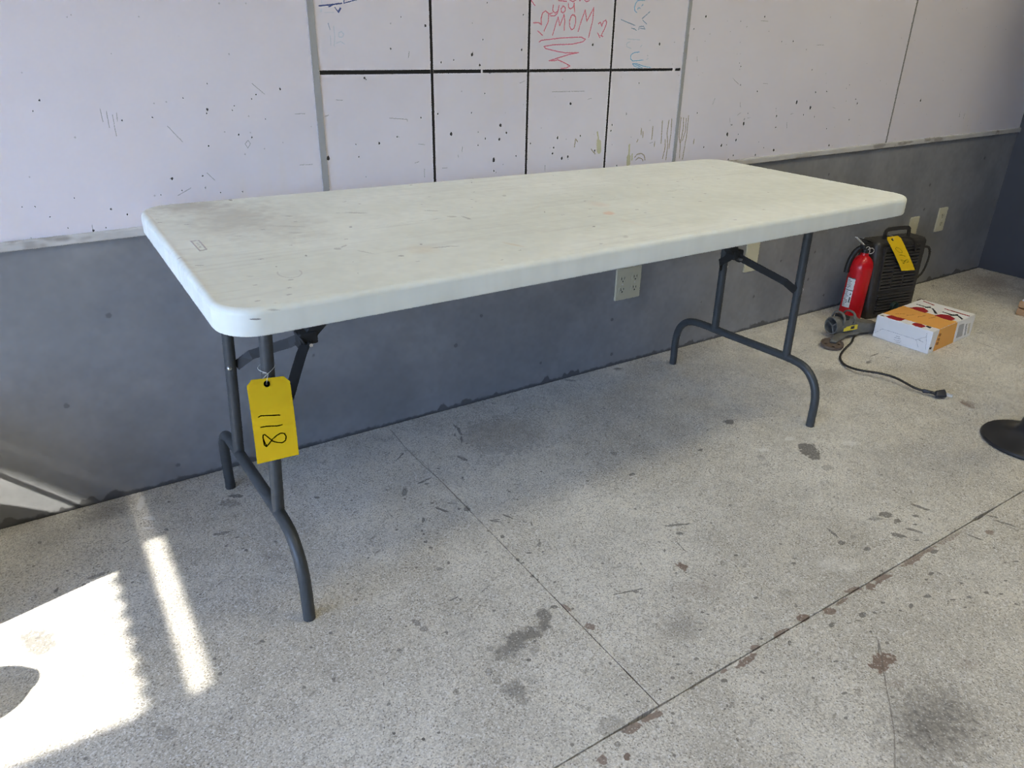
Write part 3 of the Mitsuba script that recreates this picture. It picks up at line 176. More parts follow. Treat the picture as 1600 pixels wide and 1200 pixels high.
def concrete(p, n, uv):
    x, y = p.x, p.y
    n1 = fbm(x*45, y*45, 3.0, octaves=3); n2 = noise(x*170, y*170, 9.0); big = fbm(x*2.6, y*2.6, 1.0, octaves=4)
    med = fbm(x*14, y*14, 5.0, octaves=3)
    rx, ry = x*.81+y*.59, y*.81-x*.59; g1 = noise(x*400, y*400, 2.0); g2 = noise(rx*300, ry*300, 4.0); g3 = noise(rx*640, ry*640, 6.0)
    col = mix((.425, .398, .340), (.51, .485, .425), smoothstep(.3, .7, big))
    col = col*(.86+.28*med)
    col = col*(.66+.36*g1+.32*g3)
    pit = smoothstep(.60, .80, g2)*smoothstep(.32, .58, n1)
    col = mix(col, (.19, .175, .15), .46*pit)
    col = mix(col, (.66, .65, .62), .55*smoothstep(.70, .9, noise(rx*330, ry*330, 12.0)))
    # aggregate: dark pores and pale grains
    d1, d2, r = voronoi(rx*125, ry*125)
    col = mix(col, (.15, .135, .115), .60*smoothstep(.50, .56, r)*(1-smoothstep(.13, .24, d1+.16*(g1-.5))))
    d1, d2, rl = voronoi(x*150+3, y*150)
    pale = smoothstep(.62, .68, rl)*(1-smoothstep(.14, .26, d1+.16*(g3-.5)))
    col = mix(col, (.68, .665, .63), .36*pale)
    # scattered dark drops and scratches
    d1, d2, r = voronoi(x*17, y*17)
    col = mix(col, (.14, .13, .115), .75*smoothstep(.80, .84, r)*(1-smoothstep(.035, .075, d1+.06*(n2-.5))))
    d1, d2, r = voronoi(x*8+y*5, y*30-x*14)
    col = mix(col, (.15, .14, .12), .45*smoothstep(.93, .96, r)*(1-smoothstep(.06, .12, d1+.1*(n2-.5))))
    edge = .55*(n1-.5)+.85*(fbm(x*115, y*115, 8.0, octaves=2)-.5)+.25*(n2-.5)
    m = marks(x, y, FLOOR_STAINS_SHADE, (0, 1, 2, 3), edge)
    grain = .75+.5*g2
    col = mix(col, mi.Color3f(.115, .108, .097)*grain, m[0])
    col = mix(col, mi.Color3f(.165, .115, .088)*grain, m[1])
    col = mix(col, mi.Color3f(.17, .158, .14)*(.55+.9*g2), m[2]*(.7+.6*n1))
    col = mix(col, (.70, .69, .66), m[3])
    col = mix(col, (.72, .71, .68), .30*pale)
    dist = mi.Float(9)
    for line in FLOOR_CRACKS:
        for a, b in zip(line[:-1], line[1:]): dist = dr.minimum(dist, segdist(x, y, a, b))
    col = mix(col, (.12, .105, .09), .6*(1-smoothstep(.0006, .0022, dist+.002*(n1-.5))))
    return col
def grey_paint(p, n, uv):
    a = fbm(p.x*7, p.z*7, 1.0); b = fbm(p.x*60, p.z*60, 3.0)
    col = mix((.190, .194, .197), (.226, .228, .229), smoothstep(.25, .75, a))*(.93+.14*b)
    d1, d2, r = voronoi(p.x*9, p.z*9)
    col = mix(col, (.06, .06, .062), .55*smoothstep(.8, .84, r)*(1-smoothstep(.03, .07, d1+.08*(b-.5))))
    d1, d2, r = voronoi(p.x*14, p.z*5)
    col = mix(col, (.22, .225, .23), .35*smoothstep(.88, .9, r)*(1-smoothstep(.02, .05, d1+.06*(b-.5))))
    # grime splashed up along the floor line, ragged upper edge
    h = p.z-.003-.016*smoothstep(.55, .85, fbm(p.x*22, 2.0, 1.0))
    return mix(col, (.055, .053, .05), .7*(1-smoothstep(0, .008, h+.014*(b-.5))))
def board_paint(p, n, uv):
    a = fbm(p.x*3, p.z*3, 1.0); b = fbm(p.x*26, p.z*9, 3.0)
    col = mix((.605, .565, .59), (.66, .625, .65), a)
    streak = smoothstep(.55, .8, fbm(p.x*38, p.z*3.0, 7.0))*smoothstep(.45, .75, fbm(p.x*2.2+4, p.z*4, 2.0))
    col = mix(col, (.62, .56, .48), .22*streak)
    d1, d2, r = voronoi(p.x*30, p.z*30)
    return mix(col, (.25, .24, .23), .6*smoothstep(.93, .95, r)*(1-smoothstep(.03, .07, d1+.05*(b-.5))))
def table_plastic(p, n, uv):
    x, y = p.x, p.y
    n1 = fbm(x*55, y*55, 3.0); streak = fbm(x*5, y*95, 2.0); big = fbm(x*3.2+3, y*5, 1.0)
    col = mix((.575, .595, .535), (.635, .655, .60), smoothstep(.25, .7, big))
    col = col*(.95+.1*n1)
    col = mix(col, (.42, .41, .375), .20*smoothstep(.52, .78, streak)*smoothstep(.35, .7, fbm(x*2.1, y*4, 9.0)))
    d1, d2, r = voronoi(x*16, y*30)
    col = mix(col, (.2, .19, .18), .45*smoothstep(.9, .93, r)*(1-smoothstep(.04, .09, d1+.08*(n1-.5))))
    m = marks(x, y, TABLE_MARKS, (0, 2, 3, 4), .6*(n1-.5)+.25*(streak-.5))
    ring = mi.Float(9)
    for a, b in zip(TABLE_RING[:-1], TABLE_RING[1:]): ring = dr.minimum(ring, segdist(x, y, a, b))
    col = mix(col, (.17, .165, .15), m[0])
    col = mix(col, mi.Color3f(.35, .33, .285)*(.7+.6*streak), m[2]*(.6+.8*streak))
    col = mix(col, (.56, .47, .33), m[3])
    col = mix(col, (.62, .40, .29), m[4])
    col = mix(col, (.42, .41, .38), .6*(1-smoothstep(.0008, .002, ring)))
    e = marks(x, p.z, EDGE_MARKS, (0, 3), .5*(n1-.5))
    col = mix(col, (.13, .125, .12), e[0]*smoothstep(.775, .785, -y))
    return col
def steel_paint(p, n, uv):
    a = fbm(p.x*90, p.y*90, p.z*90)
    return mix((.036, .040, .041), (.050, .054, .055), a)
def heater_paint(p, n, uv):
    a = fbm(p.x*60, p.y*60, p.z*60)
    return mix((.025, .023, .021), (.040, .037, .033), a)
def wood(p, n, uv):
    a = fbm(p.x*6, p.y*60, p.z*160)
    return mix((.30, .17, .085), (.46, .29, .16), a)
def rough_metal(p, n, uv):
    a = fbm(p.x*70, p.y*70, p.z*70)
    return mix((.085, .085, .078), (.14, .138, .128), a)
def rust(p, n, uv):
    a = fbm(p.x*80, p.y*80, p.z*80)
    return mix((.075, .055, .042), (.15, .115, .09), a)
def trim_left(p, n, uv):
    a = fbm(p.x*22, p.z*60, 1.0); b = noise(p.x*90, p.z*90, 2.0)
    return mix(mix((.40, .39, .365), (.50, .49, .465), a), (.2, .18, .16), .7*smoothstep(.66, .8, fbm(p.x*9, p.z*30, 5.0)+.08*(b-.5)))

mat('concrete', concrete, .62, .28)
mat('joint', (.05, .043, .036), .9, .1)
mat('grey_paint', grey_paint, .42, .4)
mat('navy_paint', (.062, .063, .068), .5, .35)
mat('white_paint', (.50, .48, .45), .8, .2)
mat('dark_wall', (.09, .088, .084), .7, .2)
mat('whiteboard', board_paint, .30, .45)
mat('alu_trim', (.30, .30, .295), .45, .5)
mat('dark_caulk', (.20, .19, .18), .6, .3)
mat('ledge', trim_left, .5, .4)
mat('black_tape', (.012, .012, .012), .45, .4)
for nm, col in dict(red_marker=(.56, .16, .22), blue_marker=(.20, .38, .56), slate_marker=(.24, .30, .38), faint_marker=(.50, .53, .57), navy_marker=(.055, .075, .20),
                    scuff=(.36, .345, .34), drip=(.33, .285, .215), stain_drip=(.47, .45, .30), speck=(.035, .032, .032)).items():
    mat(nm, col, .5, .35)
mat('table_plastic', table_plastic, .42, .4)
mat('emboss', (.40, .385, .37), .5, .4)
mat('steel', steel_paint, .42, .32)
mat('steel_dark', (.020, .021, .021), .55, .22)
mat('rivet', (.62, .62, .60), .3, .5, 1.0)
mat('tag_yellow', (.76, .50, .012), .65, .25, two=True)
mat('ink', (.10, .055, .01), .6, .3)
mat('eyelet', (.62, .50, .36), .35, .5, .5)
mat('wire', (.62, .62, .60), .35, .6, .35)
mat('ivory', (.52, .49, .36), .45, .4)
mat('slot', (.03, .026, .02), .6, .3)
mat('red_paint', (.46, .008, .013), .24, .40)
mat('black_plastic', (.014, .014, .014), .45, .4)
mat('label_white', (.60, .60, .59), .5, .4)
mat('label_print', (.10, .10, .10), .5, .4)
mat('heater', heater_paint, .42, .45)
mat('knob_green', (.014, .026, .020), .4, .4)
mat('tool_grey', rough_metal, .5, .4)
mat('tool_dark', (.02, .02, .02), .5, .4)
mat('tool_label', (.62, .50, .05), .5, .35)
mat('rust', rust, .75, .25)
mat('cord', (.020, .018, .015), .5, .4)
mat('plug', (.020, .021, .026), .5, .4)
mat('box_white', (.68, .67, .66), .5, .35)
mat('box_orange', (.66, .32, .075), .55, .35)
mat('print_red', (.27, .016, .02), .5, .35)
mat('print_darkred', (.26, .06, .05), .5, .35)
mat('print_black', (.02, .02, .022), .5, .35)
mat('print_brown', (.30, .12, .025), .5, .35)
mat('print_grey', (.36, .36, .36), .5, .35)
mat('print_beige', (.55, .50, .40), .5, .35)
mat('rubber', (.016, .016, .017), .38, .45)
mat('wood', wood, .7, .25)
mat('cabinet', (.05, .05, .052), .5, .4)
mat('door_steel', (.55, .55, .54), .5, .4)
mat('asphalt', (.11, .11, .115), .9, .1)
mat('canopy', (.35, .35, .34), .8, .2)
mat('lamp_case', (.7, .7, .7), .6, .3)

# ------------------------------------------------------------------ the room
XL, XR, YF, H = -2.6, 3.557, -8.0, 3.2
def jy(x): return -1.2327+.0051*x
def jx(y): return .1262+.0093*y
def jag(pts, amp):
    """an edge sampled every centimetre and slightly broken"""
    a, b = np.array(pts[0]), np.array(pts[1]); L = np.linalg.norm(b-a); k = max(2, int(L/.012)); t = np.linspace(0, 1, k)
    q = a+(b-a)*t[:, None]; nrm = np.array([-(b-a)[1], (b-a)[0]])/L
    w = meshkit.fbm(np.c_[q*40, np.zeros(k)], 3, 5)-.5; w2 = np.maximum(meshkit.noise(np.c_[q*14, np.ones(k)], 8)-.72, 0)
    return (q+nrm[None]*(amp*w+amp*6*w2)[:, None]).tolist()
struct('floor', box(XL, XR, YF, -.002, -.16, -.012), 'mat_joint', label='worn grey concrete shop floor with saw cut joints')
g = .0016
A0, A1 = jx(-.005), jx(jy(.115))
slabs = [
    [(XL, -.005)]+[(XL, jy(XL)+g)]+jag([(XL+.01, jy(XL+.01)+g), (A1-g, jy(A1)+g)], .002)+jag([(A1-g, jy(A1)+g), (jx(-.62)-g*.8, -.62)], .0012)+[(A0, -.005)],
    [(XR, -.005)]+[(A0+.0003, -.005)]+jag([(jx(-.62)+g*.3, -.62), (A1+g*.4, jy(A1)+g)], .0012)+jag([(A1+g*.4, jy(A1)+g), (XR, jy(XR)+g)], .0022),
    [(XL, YF), (XR, YF)]+jag([(XR, jy(XR)-g), (XL, jy(XL)-g)], .0022)]
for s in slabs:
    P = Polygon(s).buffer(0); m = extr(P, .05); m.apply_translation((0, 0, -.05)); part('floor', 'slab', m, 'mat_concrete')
# back wall: grey paint below, white boards above
struct('wall_back', box(XL-.1, XR+.1, 0, .12, -.1, H), 'mat_grey_paint', label='grey painted lower wall below the white boards')
def zb(x): return .6751+.0078*x
SEAM = [-1.219, 0, 1.219, 2.438]
panels = []
for k, (a, b) in enumerate([(-2.438, -1.219), (-1.219, 0), (0, 1.219), (1.219, 2.438), (2.438, XR-.004)]):
    gp = .0015
    P = Polygon([(a+gp, zb(a)), (b-gp, zb(b)), (b-gp, 1.92), (a+gp, 1.92)])
    panels.append(part('wall_back', 'panel', on_wall(extr(P, .004), 0), 'mat_whiteboard'))
board = panels[2]
# the upper wall, white
part('wall_back', 'upper_paint', box(XL, XR, -.003, 0, 1.93, H), 'mat_white_paint')
# seams, bottom ledge
struct('trim_1', box(-.008, .008, -.0072, -.0032, zb(0)+.012, 1.92), 'mat_alu_trim', label='grey seam strip left of the taped board')
struct('trim_2', box(1.2125, 1.2255, -.0070, -.0032, zb(1.219)+.012, 1.92), 'mat_alu_trim', label='grey seam strip right of the taped board')
struct('trim_3', box(2.4345, 2.4415, -.0058, -.0032, zb(2.438)+.012, 1.92), 'mat_dark_caulk', label='thin dark seam between the two right hand boards')
def ledge(a, b):
    v = []
    for x in (a, b):
        z = zb(x); v += [(x, 0, z-.008), (x, -.011, z-.008), (x, -.012, z-.006), (x, -.012, z+.008), (x, -.0105, z+.012), (x, 0, z+.012)]
    f = []
    for j in range(6): f += [[j, (j+1) % 6, 6+(j+1) % 6], [j, 6+(j+1) % 6, 6+j]]
    f += [[0, 2, 1], [0, 3, 2], [0, 4, 3], [0, 5, 4], [6, 7, 8], [6, 8, 9], [6, 9, 10], [6, 10, 11]]
    m = trimesh.Trimesh(v, f, process=False)
    if m.volume < 0: m.invert()
    return m
struct('trim_4', cat_(*[ledge(a+.0006, b-.0006) for a, b in zip([-2.438, -1.72, -.757, .2, 1.219, 2.438], [-1.72, -.757, .2, 1.219, 2.438, XR-.002])]), 'mat_ledge', label='stained ledge strip along the bottom of the boards')
# black tape grid on the middle board
def tape(x0, x1, z00, z10, z11, z01): return on_wall(extr(Polygon([(x0, z00), (x1, z10), (x1, z11), (x0, z01)]), .0004), -.004)
for xc, w, dx in ((.3132, .0072, .0), (.6172, .0068, 0), (.9176, .0062, 0)):
    part(board, 'tape', tape(xc-w/2, xc+w/2, zb(xc)+.012, zb(xc)+.012, 1.90, 1.90), 'mat_black_tape')
zt = lambda x: 1.0057-.0033*x
for a, b, w in ((.010, .309, .0095), (.3175, .462, .0085), (.468, .6132, .0080), (.6212, .9140, .0076), (.9212, 1.172, .0074), (1.184, 1.206, .008)):
    part(board, 'tape', tape(a, b, zt(a)-w/2, zt(b)-w/2, zt(b)+w/2, zt(a)+w/2), 'mat_black_tape')
# marker writing, each stroke colour one piece of writing per board cell
groups = {}
for kind, w, pts in WALL_STROKES: groups.setdefault((kind, 'left' if pts[0][0] < .5 else 'right'), []).append(stroke(pts, w*.5, .0003))
NM = {'red_marker': 'red marker writing with hearts above a scribble', 'blue_marker': 'blue marker scribble', 'slate_marker': 'half wiped dark blue marker strokes', 'faint_marker': 'wiped pale marker traces', 'navy_marker': 'dark blue marker line'}
for (kind, side), ms in groups.items():
    part(board, 'marker_writing', on_wall(cat_(*ms), -.004), 'mat_'+kind, label=NM[kind])
def holder(x): return panels[int(np.clip(np.searchsorted([-1.219, 0, 1.219, 2.438], x), 0, 4))]
by = {}
for kind, w, pts in WALL_SCUFFS: by.setdefault((holder(pts[0][0]), kind), []).append(stroke(pts, w*{'scuff': .75, 'drip': 1.05, 'stain_drip': .9}[kind], .0002))
for (h, kind), ms in by.items(): part(h, {'scuff': 'scratch', 'drip': 'drip_trail', 'stain_drip': 'stain_drip'}[kind], on_wall(cat_(*ms), -.004), 'mat_'+kind, kind='stuff')
by = {}
for x, z, r in WALL_SPECKS:
    a = np.arange(9)*2*math.pi/9; rr = r*1.05*(1+.25*rng.uniform(-1, 1, 9)); P = Polygon(np.c_[x+rr*.85*np.cos(a), z+rr*1.15*np.sin(a)])
    by.setdefault(holder(x), []).append(extr(P, .0003))
for h, ms in by.items(): part(h, 'dark_speck', on_wall(cat_(*ms), -.004), 'mat_speck', kind='stuff')
# other walls, ceiling
struct('wall_right', box(XR, XR+.1, YF-.1, 0, -.1, H), 'mat_navy_paint', label='dark blue grey wall at the right corner')
struct('wall_front', box(XL-.1, XR+.1, YF-.1, YF, -.1, H), 'mat_dark_wall')
struct('ceiling', box(XL-.1, XR+.1, YF-.1, .12, H, H+.1), 'mat_white_paint')
DY0, DY1, DZ = -3.4, -.38, 2.6
struct('wall_left', cat_(box(XL-.1, XL, DY1, 0, -.1, H), box(XL-.1, XL, YF, DY0, -.1, H), box(XL-.1, XL, DY0, DY1, DZ, H)), 'mat_dark_wall')
struct('ground', box(-90, XL-.1, -60, 60, -.14, -.02), 'mat_asphalt')
# unseen roll-up door, shaped to cast the sun patches, raised to 1.75 m: slats with a slit above the bottom rail, wavy rubber seal
scene['door_1'] = mikit.ply(cat_(box(XL-.075, XL-.02, DY1-.002, DY1+.03, 0, DZ), box(XL-.075, XL-.02, DY0-.03, DY0+.002, 0, DZ)), 'mat_door_steel'); labels['door_1'] = {'kind': 'structure'}
part('door_1', 'bottom_rail', rbox(XL-.06, XL-.02, DY0+.01, DY1-.01, 1.790, 1.832, .004), 'mat_door_steel')
yy = np.arange(DY0+.02, DY1-.02, .004)
low = 1.770+.0055*np.sin(yy*2*math.pi/.060)
seal = Polygon(np.vstack([np.c_[yy, low], [[yy[-1], 1.795], [yy[0], 1.795]]]))
m = extr(seal, .006); v = m.vertices; part('door_1', 'rubber_seal', trimesh.Trimesh(np.c_[XL-.046+v[:, 2], v[:, 0], v[:, 1]], m.faces, process=False), 'mat_rubber')
slat0 = Polygon([(DY0+.01, 1.875), (-.826, 1.875), (-.826, 1.8565), (DY1-.01, 1.8565), (DY1-.01, 1.975), (DY0+.01, 1.975)])
m = extr(slat0, .014); v = m.vertices; part('door_1', 'slat', trimesh.Trimesh(np.c_[XL-.048+v[:, 2], v[:, 0], v[:, 1]], m.faces, process=False), 'mat_door_steel')
for k in range(6):
    part('door_1', 'slat', rbox(XL-.05, XL-.034, DY0+.01, DY1-.01, 1.973+k*.108, 1.973+k*.108+.1085, .003, 8), 'mat_door_steel')
# unseen roof added outside to block the sun, ends where the sun gets in
t = thing('canopy', 'unseen flat roof added outside the roll up door to block the sun', 'canopy')
part(t, 'roof', rbox(-4.6, XL-.12, -5.6, -1.63, 2.7, 2.78, .01), 'mat_canopy')
for x in (-4.5, -2.9): part(t, 'post', cyl((x, -5.5, -.02), (x, -5.5, 2.71), .04), 'mat_steel', 30)
# ceiling lamps
def lamp(x, y, lab, pw):
    t = thing('ceiling_lamp', lab, 'lamp')
    part(t, 'housing', cat_(box(x-.62, x+.62, y-.16, y+.16, H-.03, H-.002), box(x-.62, x-.60, y-.16, y+.16, H-.08, H-.03), box(x+.60, x+.62, y-.16, y+.16, H-.08, H-.03), box(x-.6, x+.6, y-.16, y-.14, H-.08, H-.03), box(x-.6, x+.6, y+.14, y+.16, H-.08, H-.03)), 'mat_lamp_case')
    k = part(t, 'diffuser', trimesh.Trimesh([(x-.6, y-.14, H-.06), (x+.6, y-.14, H-.06), (x+.6, y+.14, H-.06), (x-.6, y+.14, H-.06)], [[0, 2, 1], [0, 3, 2]], process=False), 'mat_lamp_case')
    scene[k]['emitter'] = {'type': 'area', 'radiance': {'type': 'rgb', 'value': [pw*c for c in LAMP_WARM]}}
lamp(2.8, -1.35, 'long ceiling lamp nearest the right corner', LAMP_POWER)
lamp(1.2, -1.6, 'long ceiling lamp above the floor before the table', LAMP_POWER)
lamp(2.3, -2.9, 'long ceiling lamp in the second row, nearest the right wall', LAMP_POWER*.5)
lamp(.5, -3.1, 'long ceiling lamp in the second row, middle of the shop', LAMP_POWER*.5)
lamp(-.8, -2.3, 'long ceiling lamp nearest the roll up door', LAMP_POWER*.7)

# ------------------------------------------------------------------ folding table
tb = thing('folding_table', 'long off-white plastic folding table with grey steel legs standing against the wall', 'table')
X0, X1, Y0, Y1, ZT, TK, TH = -.4539, 1.3643, -.7901, -.0554, .7277, .0462, .0047
HB0, HB1, HF0, HF1 = .0134, -.0053, -.0086, -.0066
cx, cy = (X0+X1)/2, (Y0+Y1)/2
LX, LY = X1-X0, Y1-Y0
prof = [(.40, -TK+.012), (.03, -TK+.012), (.026, -TK+.002), (.020, -TK), (.006, -TK), (.002, -TK+.001), (0, -TK+.004), (0, -.011), (.0007, -.007), (.0025, -.0035), (.0055, -.001), (.009, 0), (.0125, -.0003), (.0165, -.0012), (.06, -.0012), (.12, -.0012), (.2, -.0012), (.28, -.0012), (.34, -.0012), (LY/2-.0002, -.0012)]
loops = []
for ins, z in prof:
    r = max(.068-ins, .0015) if ins < .3 else .0015
    P = rrect(LX-2*min(ins, LY/2-.0002), LY-2*min(ins, LY/2-.0002), r, 12); loops.append(np.c_[P, np.full(len(P), z)])
n_ = len(loops[0]); v = np.vstack(loops); f = []
for i in range(len(loops)-1):
    for j in range(n_):
        a, b = i*n_+j, i*n_+(j+1) % n_; f += [[a, b, b+n_], [a, b+n_, a+n_]]
ct_, st_ = math.cos(TH), math.sin(TH)
def warp(v):
    s = np.clip((v[:, 0]+LX/2)/LX, 0, 1); t_ = np.clip((v[:, 1]+LY/2)/LY, 0, 1)
    dz = HF0*(1-s)*(1-t_)+HF1*s*(1-t_)+HB0*(1-s)*t_+HB1*s*t_
    return np.c_[cx+v[:, 0]*ct_-v[:, 1]*st_, cy+v[:, 0]*st_+v[:, 1]*ct_, ZT+v[:, 2]+dz]
m = trimesh.Trimesh(warp(v), f, process=True)
k = len(loops)-1
part(tb, 'tabletop', m, 'mat_table_plastic', 35)
# strip that closes the last slit of the top
def plate(pts, h0, h1):
    m = extr(Polygon(pts), h1-h0); m = m.subdivide(); q = m.vertices
    l = np.c_[(q[:, 0]-cx)*ct_+(q[:, 1]-cy)*st_, -(q[:, 0]-cx)*st_+(q[:, 1]-cy)*ct_, h0+q[:, 2]]
    return trimesh.Trimesh(warp(l), m.faces, process=False)
Q = MAKER_PLATE; qc = np.mean(Q, 0)
ring_ = Polygon(Q).difference(Polygon(Q).buffer(-.0028, join_style=2))
lines = [LineString([np.array(Q[0])*(1-s)+np.array(Q[3])*s, np.array(Q[1])*(1-s)+np.array(Q[2])*s]) for s in (.3, .45, .62)]
ins_ = Polygon(Q).buffer(-.007, join_style=2)
from shapely import union_all
pl = part(tb, 'maker_plate', cat_(plate(Polygon(Q).exterior.coords[:-1], -.0012, -.0006)), 'mat_table_plastic', label='small rectangular maker mark moulded in the table top')
shape = union_all([ring_]+[l.intersection(ins_).buffer(.0011) for l in lines])
def plate_multi(shape, h0, h1): return cat_(*[plate(g_.exterior.coords[:-1], h0, h1) if not g_.interiors else plate_ring(g_, h0, h1) for g_ in getattr(shape, 'geoms', [shape]) if g_.area > 1e-9])
def plate_ring(g_, h0, h1):
    m = extr(g_, h1-h0); q = m.vertices; l = np.c_[(q[:, 0]-cx)*ct_+(q[:, 1]-cy)*st_, -(q[:, 0]-cx)*st_+(q[:, 1]-cy)*ct_, h0+q[:, 2]]; return trimesh.Trimesh(warp(l), m.faces, process=False)
part(pl, 'printing', plate_multi(shape, -.0006, -.0002), 'mat_emboss')
RT = .0127
def leg_frame(xf, xr, sgn, lean):
    """xf, xr: x of the front and the rear upright at the foot bar; sgn: towards the table's middle"""
    def X(y, z): return xr+(xf-xr)*((-.27-y)/.285)+lean*max(z-.19, 0)
    zt_ = .684
    for y in (-.555, -.27):
        part(tb, 'upright', tube([(X(y, z), y, z) for z in np.linspace(.185, zt_, 6)], RT), 'mat_steel', 40)
    P = [(-.682, .0), (-.682, .045), (-.681, .085), (-.676, .115), (-.664, .143), (-.646, .165), (-.622, .181), (-.592, .188), (-.555, .190), (-.41, .190), (-.27, .190), (-.21, .190), (-.176, .187), (-.148, .178), (-.126, .160), (-.112, .136), (-.105, .107), (-.103, .075), (-.103, 0)]
    part(tb, 'foot_bar', tube([(X(y, z), y, z) for y, z in P[:1]]+[tuple(q) for q in sm([(X(y, z), y, z) for y, z in P], 90)[1:-1]]+[(X(P[-1][0], 0), P[-1][0], 0)], RT), 'mat_steel', 40)
    part(tb, 'pivot_bar', tube([(X(-.41, zt_), y, .672) for y in (-.66, -.5, -.3, -.16)], .009), 'mat_steel_dark', 40)
    RD = np.array([-.42, -.907, 0]) if sgn > 0 else np.array([.954, -.30, 0])
    K = np.array([X(-.41, .5)+sgn*.128, -.41, .503])
    for y in (-.555, -.27):
        s = 1 if y < -.4 else -1
        e = np.array([X(y, .41)+sgn*.012, y, .410]); bnd = np.array([X(y, .44)+sgn*.042, y+s*.018, .437])
        part(tb, 'brace', bar([K+(0, -s*.008, 0), K*.7+bnd*.3, bnd*.85+K*.15, bnd, bnd*.45+e*.55, e], .022, .003, (.77, -.64, 0) if (sgn > 0 and s > 0) else (sgn*.25, 0, 1)), 'mat_steel_dark')
        part(tb, 'rivet', lathe([(.0001, .0045), (.003, .0042), (.0052, .002), (.006, 0), (.0001, 0)], 16), 'mat_rivet', 40)
        kk = list(scene)[-1]; scene[kk] = mikit.ply(align(lathe([(0.0001, .0045), (.003, .0042), (.0052, .002), (.006, 0), (.006, -.004), (.0001, -.004)], 16), RD, (X(y, .41)+RD[0]*(RT-.0005), y+RD[1]*(RT-.0005), .412)), 'mat_rivet', 40)
    br = part(tb, 'hinge_bracket', cat_(rbox(K[0]-.020, K[0]+.020, -.428, -.392, .492, .520, .003, 8), hullpts([K+(sgn*.0, -.016, -.012), K+(sgn*.0, .016, -.012), K+(sgn*.0, 0, .014), K+(-sgn*.02, -.016, -.016), K+(-sgn*.02, .016, -.016)], .003)), 'mat_steel_dark')
    part(br, 'lock_ring', torus(.021, .0028, K+(-sgn*.012, 0, -.004), (1, 0, .5)), 'mat_steel_dark', 40)
    part(br, 'pin', cyl(K+(0, -.03, -.008), K+(0, .03, -.008), .004, 12), 'mat_rivet', 40)
    U = np.array([K[0]+sgn*.20, -.41, .684])
    part(tb, 'stay_arm', hullpts([K+(0, -.012, -.012), K+(0, .012, -.012), K+(0, -.012, .016), K+(0, .012, .016), U+(0, -.02, -.006), U+(0, .02, -.006), U+(-sgn*.1, -.02, -.002), U+(-sgn*.1, .02, -.002)], .002), 'mat_steel_dark')
leg_frame(-.354, -.362, 1, .055)
leg_frame(1.254, 1.238, -1, -.012)

# ------------------------------------------------------------------ lot tags
def tag_mesh(quad, bow, th=.0009, thick=True):
    """chamfered card on four 3-D corners (TL TR BR BL); returns a function that places (u, v, h)"""
    Q = np.array(quad, float); nrm = np.cross(Q[3]-Q[0], Q[1]-Q[0]); nrm /= np.linalg.norm(nrm)
    if nrm[1] > 0: nrm = -nrm
    def put(p, h):
        u, v_ = p[:, :1], p[:, 1:2]
        b = bow*(4*v_*(1-v_))
        return Q[0]*(1-u)*(1-v_)+Q[1]*u*(1-v_)+Q[2]*u*v_+Q[3]*(1-u)*v_+nrm*(h+b)
    return put
def placed(poly, put, h0, h1, cut=.08):
    m = extr(poly, 1.0); 
    for _ in range(4): 
        e = m.vertices[m.edges_unique]; 
        if np.linalg.norm(e[:, 0, :2]-e[:, 1, :2], axis=1).max() < cut: break
        m = m.subdivide()
    return trimesh.Trimesh(put(m.vertices[:, :2], h0+(h1-h0)*m.vertices[:, 2:3]), m.faces, process=False)
CARD = Polygon([(.13, 0), (.87, 0), (1, .065), (1, 1), (0, 1), (0, .065)])
def make_tag(quad, bow, strokes, hole, lab, fold):
    t = thing('lot_tag', lab, 'tag')
    put = tag_mesh(quad, bow)
    hp = affinity.scale(Point(0, 0).buffer(1, quad_segs=6), .042, .021); hp = affinity.translate(hp, *hole)
    part(t, 'card', placed(CARD.difference(hp), put, -.0004, .0004), 'mat_tag_yellow')
    part(t, 'written_number', cat_(*[placed(affinity.scale(LineString([(a, b*2) for a, b in l]).buffer(.0125, quad_segs=3), 1, .5, origin=(0, 0)), put, .0004, .0007, 9) for l in strokes]), 'mat_ink')
    ey = affinity.scale(Point(0, 0).buffer(1, quad_segs=8).difference(Point(0, 0).buffer(.42, quad_segs=8)), .072, .036)
    part(t, 'eyelet', placed(affinity.translate(ey, *hole), put, .0004, .0012, 9), 'mat_eyelet')
    return t, put(np.array([hole]), 0)[0]
def t118():
    q = [(-.383, -.573, .507), (-.302, -.571, .4975), (-.3035, -.577, .3245), (-.3865, -.579, .329)]
    t, hp = make_tag(q, .004, TAG_118, TAG_118_HOLE, 'yellow lot tag numbered 118 wired to the front left table leg', 0)
    x, y, z = hp
    part(t, 'wire_tie', cat_(tube(sm([hp+(0, .004, 0), hp+(.0, -.0015, .004), hp+(.0015, -.004, .012), hp+(.004, -.004, .022)], 12), .0006, 6),
        tube(sm([hp+(.004, -.004, .022), hp+(-.002, -.008, .0255), hp+(-.007, -.010, .028)], 8), .0008, 6), tube(sm([hp+(.004, -.004, .022), hp+(-.004, -.009, .019), hp+(-.009, -.011, .0165)], 8), .0008, 6),
        tube(sm([hp+(.004, -.004, .022), hp+(.012, -.0015, .026), hp+(.022, .010, .029), hp+(.024, .022, .029), hp+(.014, .034, .028), hp+(0, .034, .026), hp+(-.0075, .022, .025), hp+(-.004, .006, .024), hp+(.003, -.003, .022)], 40), .0006, 6)), 'mat_wire', 40)
t118()

